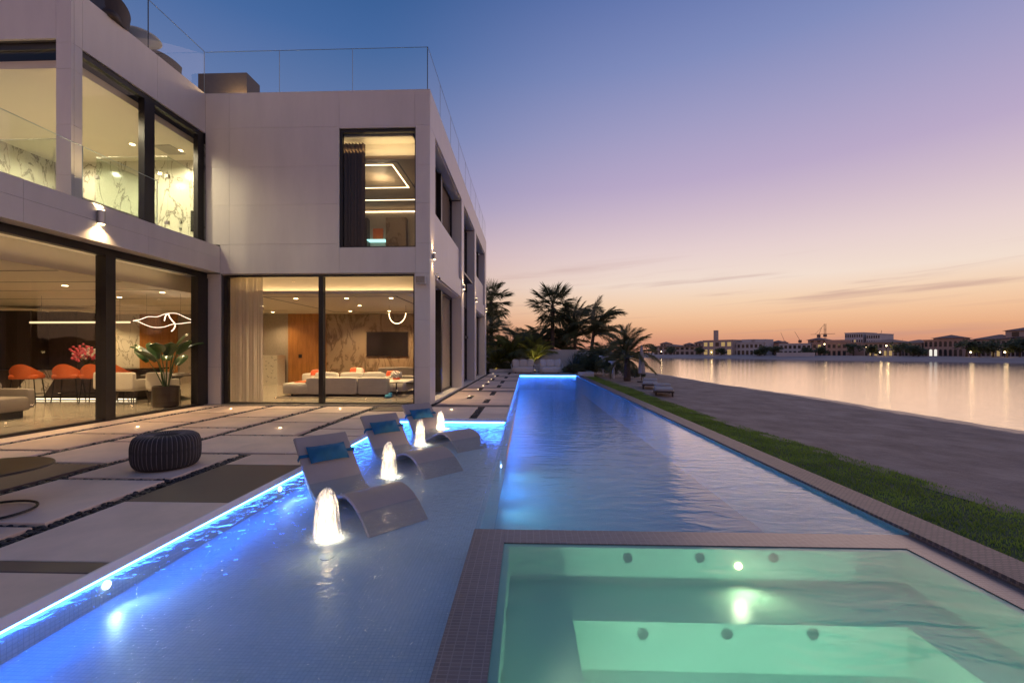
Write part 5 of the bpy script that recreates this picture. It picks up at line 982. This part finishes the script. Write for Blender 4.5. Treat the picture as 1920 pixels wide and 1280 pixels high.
t_ = thing('coffee_table', 'dark glass coffee table right of the cream sofa', 'table', (-3.95, 14.6, .036)); MB().box(-.55, -.5, .33, .5, .6, .37).build('table_top', 'tv', t_)
for x in (-.48, .43):
    for y in (-.43, .53): MB().box(x - .03, y - .03, 0, x + .03, y + .03, .33).build('leg', 'black', t_)
t_ = thing('pedestal_table', 'small round black pedestal table holding the white flowers', 'table', (-4.02, 13.35, .036)); MB().lathe([(0, .42), (.2, .42), (.2, .44), (0, .44)], 24).build('table_top', 'black', t_); MB().cyl((0, 0, 0), (0, 0, .42), .02).build('stem', 'black', t_); MB().lathe([(0, 0), (.14, 0), (.13, .015), (0, .02)], 20).build('base', 'black', t_)
t_ = thing('flower_bowl', 'glass bowl of round white flowers beside the sofa', 'flowers', (-4.02, 13.35, .477)); MB().lathe([(.04, 0), (.1, .05), (.11, .12), (.09, .16)], 16, cap=False).build('bowl', 'showerglass', t_, smooth=True); fl = MB(); rr = random.Random(70)
for i in range(60):
    v = Vector((rr.gauss(0, 1), rr.gauss(0, 1), abs(rr.gauss(0, 1)))).normalized() * rr.uniform(.12, .2); fl.soft(v.x, v.y, .16 + v.z * .9, .08, .08, .06, .9, 7, 5)
fl.build('blooms', 'petal', t_, smooth=True)
t_ = thing('toy', 'small crumpled blue toy on the rug by the sofa corner', 'toy', (-4.15, 12.98, .036)); MB().soft(0, 0, .05, .22, .18, .1, .7, 12, 8).soft(.05, .03, .11, .12, .1, .1, .8, 10, 6).build('body', 'bluebag', t_, smooth=True)
t_ = thing('console_cabinet', 'white cabinet painted with small black birds', 'cabinet', (-10.95, 18.35, .02)); MB().box(-.42, -.25, .0, .42, .35, 1.25).build('body', 'petal', t_); bd = MB()
for i in range(26):
    x, z = rr.uniform(-.38, .38), rr.uniform(.1, 1.2); bd.add([(x - .05, -.253, z + .02), (x, -.253, z), (x + .05, -.253, z + .03), (x, -.253, z - .02)], [(0, 1, 2, 3)])
bd.build('bird_pattern', 'black', t_)
t_ = thing('far_dining_set', 'dark set table with chair glimpsed beside the sheer curtain', 'table', (-11.9, 17.2, .02)); MB().lathe([(0, .72), (.7, .72), (.7, .75), (0, .75)], 28).build('table_top', 'wooddark', t_); MB().cyl((0, 0, 0), (0, 0, .72), .06).build('stem', 'black', t_)
dchair('white dining chair beside the bird cabinet', -11.25, 16.9, R(90))
t_ = thing('ring_light', 'thin glowing ring pendant in the living room', 'pendant lamp', (-4.6, 15.4, 2.45)); MB().tube([(.3 * math.cos(a), .06 * math.sin(a), .34 + .38 * math.sin(a)) for a in [math.pi + math.pi * i / 30 for i in range(31)]], .012, 6).build('light_ring', 'warmline', t_); MB().cyl((-.3, 0, .34), (-.3, 0, .62), .004, n=5).cyl((.3, 0, .34), (.3, 0, .62), .004, n=5).build('wire', 'black', t_)
t_ = thing('crystal_chandelier', 'small crystal cluster chandelier near the sheer curtain', 'chandelier', (-10.4, 16.0, 2.62)); rr = random.Random(80)
for i in range(22): a = rr.uniform(0, 6.28); r_ = rr.uniform(.05, .5); z = rr.uniform(-.35, .1); MB().soft(r_ * math.cos(a), r_ * .5 * math.sin(a), z, .05, .05, .14, .9, 6, 4).build('crystal', 'showerglass', t_)
MB().lathe([(0, .40), (.5, .40), (.5, .44), (0, .449)], 24).build('ceiling_plate', 'steel', t_)
for x in (-.4, -.13, .13, .4): MB().cyl((x, 0, -.05), (x, 0, .40), .003, n=5).build('wire', 'steel', t_)

# ================================================================== FAR SHORE
S0 = G(1300, 671.5, ZSEA); S1 = G(1900, 680, ZSEA); SD = (S1 - S0).normalized(); SN = Vector((-SD.y, SD.x, 0))
if SN.y < 0: SN = -SN
RZF = math.atan2(SD.y, SD.x)
def shore(px, off):
    """point on the line 'off' metres behind the far waterline, seen at pixel column px"""
    d = Vector(ray(px, 660)); d.z = 0; P0 = S0 + SN * off; t_ = (P0.x * SD.y - P0.y * SD.x) / (d.x * SD.y - d.y * SD.x); q = d * t_; q.z = 0; return q, t_
def zat(py, t_): return HC + (660 - py) / F_PX * t_
M['farsand'] = pmat('far beach', (.42, .32, .27), .9, noise_amt=.15, nscale=.2); M['fargreen'] = pmat('far garden', (.035, .04, .02), .9, noise_amt=.3, nscale=.3)
def land(u, v):
    off = [-3, 0, 4, 9, 14, 40, 400][v_ := int(round(v * 6))]; z = [-1.2, ZSEA + .02, -.35, .1, .35, .4, .5][v_]; p = S0 + SD * (-420 + 760 * u) + SN * (off + (2.2 * math.sin(u * 37) + 1.2 * math.sin(u * 91)) * (1 if v_ < 4 else 0)); return (p.x, p.y, z)
struct(MB().grid(land, 160, 6).build('far_shore', 'farsand', smooth=True))
M['fw_white'] = pmat('far white render', (.56, .50, .47), .8, noise_amt=.06, nscale=.4); M['fw_sand'] = pmat('far sandstone', (.50, .38, .32), .8, noise_amt=.1, nscale=.4); M['fw_terra'] = pmat('far terracotta render', (.50, .31, .23), .8, noise_amt=.1, nscale=.4)
M['fw_roof'] = pmat('far tiled roof', (.28, .16, .12), .85, noise_amt=.2, nscale=.6); M['fw_glass'] = pmat('far window glass', (.03, .03, .035), .2); M['fw_lit'] = emat('far lit window', (1, .66, .28), .42); M['fw_litw'] = emat('far white lit window', (1, .95, .85), .9)
def far_house(label, px0, px1, ytop, off, mat, floors, wn, roof='flat', lit=(), towers=(), depth=12, boxes=(), litmat='fw_lit', arches=False):
    a, ta = shore(px0, off); b_, tb = shore(px1, off); c = (a + b_) / 2; tm = (ta + tb) / 2; L = (b_ - a).length; z0 = .3; zt_ = zat(ytop, tm); h = zt_ - z0
    t_ = thing('house', label, 'house', (c.x, c.y, z0), RZF, 'villas across the water'); hw = h if roof == 'flat' else h * .78
    MB().box(-L / 2, 0, -1, L / 2, depth, hw).build('wall', mat, t_)
    if roof == 'flat': MB().box(-L / 2 - .15, -.15, hw, L / 2 + .15, depth, hw + .25).build('roof', mat, t_)
    else:
        e = .7; r_ = min(L, depth) * .45; MB().add([(-L / 2 - e, -e, hw), (L / 2 + e, -e, hw), (L / 2 + e, depth + e, hw), (-L / 2 - e, depth + e, hw), (-L / 2 + r_, depth / 2, h), (L / 2 - r_, depth / 2, h)], [(0, 1, 5, 4), (1, 2, 5), (2, 3, 4, 5), (3, 0, 4), (3, 2, 1, 0)]).build('roof', 'fw_roof', t_)
    fh = hw / floors; k = 0
    for f in range(floors):
        for i in range(wn):
            x = -L / 2 + L * (i + .5) / wn; w = min(L / wn * .3, 1.1); zb = f * fh + fh * (.22 if f else .05); zh = fh * (.55 if f else .72); li = k in lit
            wo_ = MB().box(x - w, -.02, zb, x + w, .05, zb + zh).build('window', litmat if li else 'fw_glass', t_)
            if arches: MB().add([(x + w * math.cos(q), -.021, zb + zh + w * .9 * math.sin(q)) for q in [math.pi * j / 8 for j in range(9)]], [tuple(range(9))]).build('arch_pane', litmat if li else 'fw_glass', wo_)
            else: MB().box(x - w - .12, -.06, zb - .12, x + w + .12, -.021, zb).build('sill', mat, wo_)
            k += 1
    for (px, yt, w, hip) in towers:
        q, tq = shore(px, off); xl = (q - c).dot(SD); zt2 = zat(yt, tq) - z0; tw = MB().box(xl - w / 2, 1, hw * .6, xl + w / 2, 1 + w, zt2 - (.9 if hip else 0)).build('tower', mat, t_)
        if hip: MB().add([(xl - w / 2 - .5, .5, zt2 - .9), (xl + w / 2 + .5, .5, zt2 - .9), (xl + w / 2 + .5, 1.5 + w, zt2 - .9), (xl - w / 2 - .5, 1.5 + w, zt2 - .9), (xl, 1 + w / 2, zt2)], [(0, 1, 4), (1, 2, 4), (2, 3, 4), (3, 0, 4), (3, 2, 1, 0)]).build('tower_roof', 'fw_roof', tw)
        for s_ in ((-.22, .22) if w > 2 else ()): MB().box(xl + s_ * w - w * .1, .97, zt2 - 2.4, xl + s_ * w + w * .1, 1.02, zt2 - 1.2).build('tower_window', 'fw_glass', tw)
    return t_
far_house('low sandstone villa at the far left of the opposite shore', 1226, 1262, 645, 26, 'fw_sand', 2, 4, 'hip', towers=[(1241, 640.5, 3.6, True)]); far_house('sandstone villa with two small hip roofed towers across the water', 1266, 1312, 645, 26, 'fw_sand', 2, 5, 'hip', towers=[(1285, 642, 3.4, True), (1306, 638.5, 3.6, True)])
far_house('modern flat roofed villa with bright lit rooms and tall chimney', 1318, 1373, 638.5, 22, 'fw_sand', 2, 5, 'flat', lit=(0, 1, 4, 5, 6, 8, 9), towers=[(1337.5, 619, 1.25, False)], litmat='fw_lit')
far_house('white flat roofed villa with two box roof rooms across the water', 1374, 1430, 643, 24, 'fw_white', 2, 7, 'flat', towers=[(1400, 636, 5, False), (1419, 636, 5, False)]); far_house('narrow terracotta villa between the two white villas', 1431, 1460, 646, 30, 'fw_terra', 2, 4, 'flat', towers=[(1450, 637.5, 4.5, True)])
far_house('white villa with dark square windows right of the narrow terracotta one', 1461, 1521, 645, 24, 'fw_white', 2, 7, 'flat'); far_house('terracotta villa with hip roofed tower at the construction site', 1523, 1588, 643, 24, 'fw_terra', 2, 7, 'flat', lit=(8,), towers=[(1526, 632, 4.5, True), (1560, 637, 5, False)])
far_house('large pale block with stepped top under construction behind the villas', 1584, 1618, 624.5, 75, 'fw_white', 4, 8, 'flat', lit=(17, 20)); far_house('smaller pale block under construction right of the stepped one', 1624, 1650, 626.5, 75, 'fw_white', 4, 6, 'flat', lit=(3,))
far_house('broad hip roofed villa with lit garden across the water', 1620, 1684, 635, 25, 'fw_sand', 2, 7, 'hip', lit=(1, 2, 4, 5)); far_house('hip roofed villa right of the lit garden', 1688, 1728, 636, 28, 'fw_sand', 2, 5, 'hip')
far_house('terracotta villa with arched windows and square tower', 1732, 1806, 638, 22, 'fw_terra', 2, 8, 'flat', lit=(1, 2), towers=[(1774, 627, 5.5, True)], litmat='fw_litw', arches=True); far_house('long hip roofed villa behind trees at right', 1830, 1896, 626, 30, 'fw_sand', 2, 7, 'hip', lit=(3, 4)); far_house('tall hip roofed villa at the right edge of the shore', 1902, 1975, 622, 30, 'fw_sand', 3, 6, 'hip', towers=[(1917, 612, 6, True)])
q, tq = shore(1490, 9); t_ = thing('shore_wall', 'low white garden wall on the opposite beach', 'wall', (q.x, q.y, .1), RZF, None); L_ = (shore(1504, 9)[0] - shore(1436, 9)[0]).length; MB().box(-L_ / 2, 0, -.5, L_ / 2, .4, 1.1).build('wall', 'fw_white', t_); MB().box(-L_ / 2 - .05, -.05, 1.101, L_ / 2 + .05, .45, 1.2).build('wall_cap', 'fw_white', t_)
# cranes
M['crane'] = pmat('crane steel', (.16, .10, .08), .6)
for lab, px, yt, jib, jy in (('tower crane with vertical mast, tallest on the skyline', 1547, 607, (1520, 1566), 626), ('leaning luffing crane left of the tallest mast', 1535, 628, (1541, None), 613), ('small luffing crane far left of the site', 1471, 640, (1464, None), 623), ('thin luffing crane in the middle of the site', 1500, 638, (1490, None), 621), ('small crane on top of the smaller pale block', 1651, 632, (1653, None), 619)):
    q, tq = shore(px, 85); t_ = thing('crane', lab, 'crane', (q.x, q.y, 0), 0, 'construction cranes on the skyline'); zt_ = zat(yt, tq); w = .28; top = Vector((0, 0, zt_))
    mb = MB()
    for sx in (-w, w):
        for sy in (-w, w): mb.cyl((sx, sy, 0), (sx, sy, zt_), .05, n=4)
    nz_ = int(zt_ / 2)
    for i in range(nz_): mb.cyl((-w, -w, i * 2), (w, -w, i * 2 + 2), .03, n=4).cyl((w, w, i * 2), (-w, w, i * 2 + 2), .03, n=4)
    mb.build('mast', 'crane', t_); e1 = shore(jib[0], 85)[0] - q; e1.z = zat(jy, tq)
    st_ = Vector((0, 0, zat(jy, tq))) if jib[1] else top; jb = MB().cyl(st_, e1, .09, .06, 5)
    if jib[1]: e2 = shore(jib[1], 85)[0] - q; e2.z = e1.z; jb.cyl(st_, e2, .09, .08, 5).cyl(top, e1.lerp(st_, .3), .05, n=4)
    jb.build('jib', 'crane', t_); MB().box(-.5, -.5, zat(jy, tq) - 1.2 if jib[1] else zt_ - 1.0, .5, .5, zat(jy, tq) - .2 if jib[1] else zt_ + .2).build('cab', 'crane', t_)
# trees on the far shore
def far_tree(label, px, ytop, off, wpx, seed, palmlike=False):
    rr = random.Random(seed); q, tq = shore(px, off); h = zat(ytop, tq) - .2; wd = wpx * tq / F_PX; t_ = thing('shore_tree', label, 'tree', (q.x, q.y, .2), 0, 'trees across the water'); MB().tube([(0, 0, 0), (.1, 0, h * .35), (.05, .1, h * .7)], [.22, .17, .09], 6).build('trunk', 'trunk', t_); mb = MB()
    cl = [Vector((rr.gauss(0, .22) * wd, rr.gauss(0, .22) * wd, h * rr.uniform(.35, .88))) for _ in range(14)]
    for i in range(420):
        c = rr.choice(cl); p = c + Vector((rr.gauss(0, 1), rr.gauss(0, 1), rr.gauss(0, .8))).normalized() * wd * .16 * rr.uniform(.4, 1.1); d = Vector((rr.gauss(0, 1), rr.gauss(0, 1), rr.gauss(.3, .7))); leafquad(mb, p, d, d.orthogonal(), rr.uniform(.5, 1.0), .16)
    mb.build('crown', 'leafd', t_)
TL = [(1222, 647, 16, 26), (1258, 650, 15, 24), (1312, 650, 15, 20), (1352, 652, 14, 16), (1434, 648, 15, 24), (1452, 650, 14, 20), (1424, 655, 13, 18), (1514, 652, 14, 20), (1538, 651, 15, 18), (1600, 644, 18, 26), (1634, 648, 14, 20), (1687, 641, 16, 34), (1712, 646, 15, 26), (1742, 640, 30, 26), (1722, 653, 13, 24), (1812, 638, 14, 34), (1836, 640, 14, 34), (1862, 636, 14, 40), (1888, 640, 13, 36), (1912, 634, 15, 40), (1938, 632, 15, 40)]
TN = ['first tree from the palms', 'second tree from the palms', 'third tree, before the lit modern villa', 'small tree in front of the lit modern villa', 'tree beside the narrow terracotta villa', 'tree before the narrow terracotta villa', 'low tree by the white flat roofed villa', 'tree at the right end of the white villa', 'tree before the terracotta tower villa', 'tree below the pale construction block', 'tree left of the lit garden', 'large dark tree in the lit garden', 'tree right of the lit garden', 'tree behind the arched villa', 'low tree left of the arched villa', 'tree hiding the right end of the arched villa', 'tree right of the arched villa', 'broad tree before the long roof', 'tree below the long roof', 'tree near the right picture edge', 'rightmost tree on the shore']
for i, ((px, yt, off, wpx), nm) in enumerate(zip(TL, TN)): far_tree('dark leafy shore tree across the water, ' + nm, px, yt, off, wpx, 100 + i)
# garden lamps across the water
for i, (px, py, off, e, nm) in enumerate(((1662, 648, 15, 60, 'brightest one in the lit garden'), (1624, 650, 15, 25, 'left end of the lit garden'), (1546, 645, 20, 20, 'before the construction site'), (1334, 660, 12, 18, 'before the lit modern villa'), (1650, 660, 13, 22, 'low one in the lit garden'), (1820, 660, 12, 16, 'under the trees at right'), (1884, 660, 12, 20, 'second under the trees at right'), (1240, 659, 14, 10, 'far left of the shore'))):
    q, tq = shore(px, off); z = zat(py, tq); t_ = thing('shore_lamp', 'lit garden lamp across the water, ' + nm, 'lamp', (q.x, q.y, .2), 0, 'garden lamps across the water'); MB().cyl((0, 0, 0), (0, 0, max(.2, z - .4)), .06, n=6).build('post', 'black', t_); MB().soft(0, 0, max(.3, z - .2), .3, .3, .3, .9, 10, 8).build('globe', 'warm', t_, smooth=True); lamp('glow', 'POINT', (q.x, q.y - .5, max(.6, z)), e, (1, .66, .3), .2, t_)
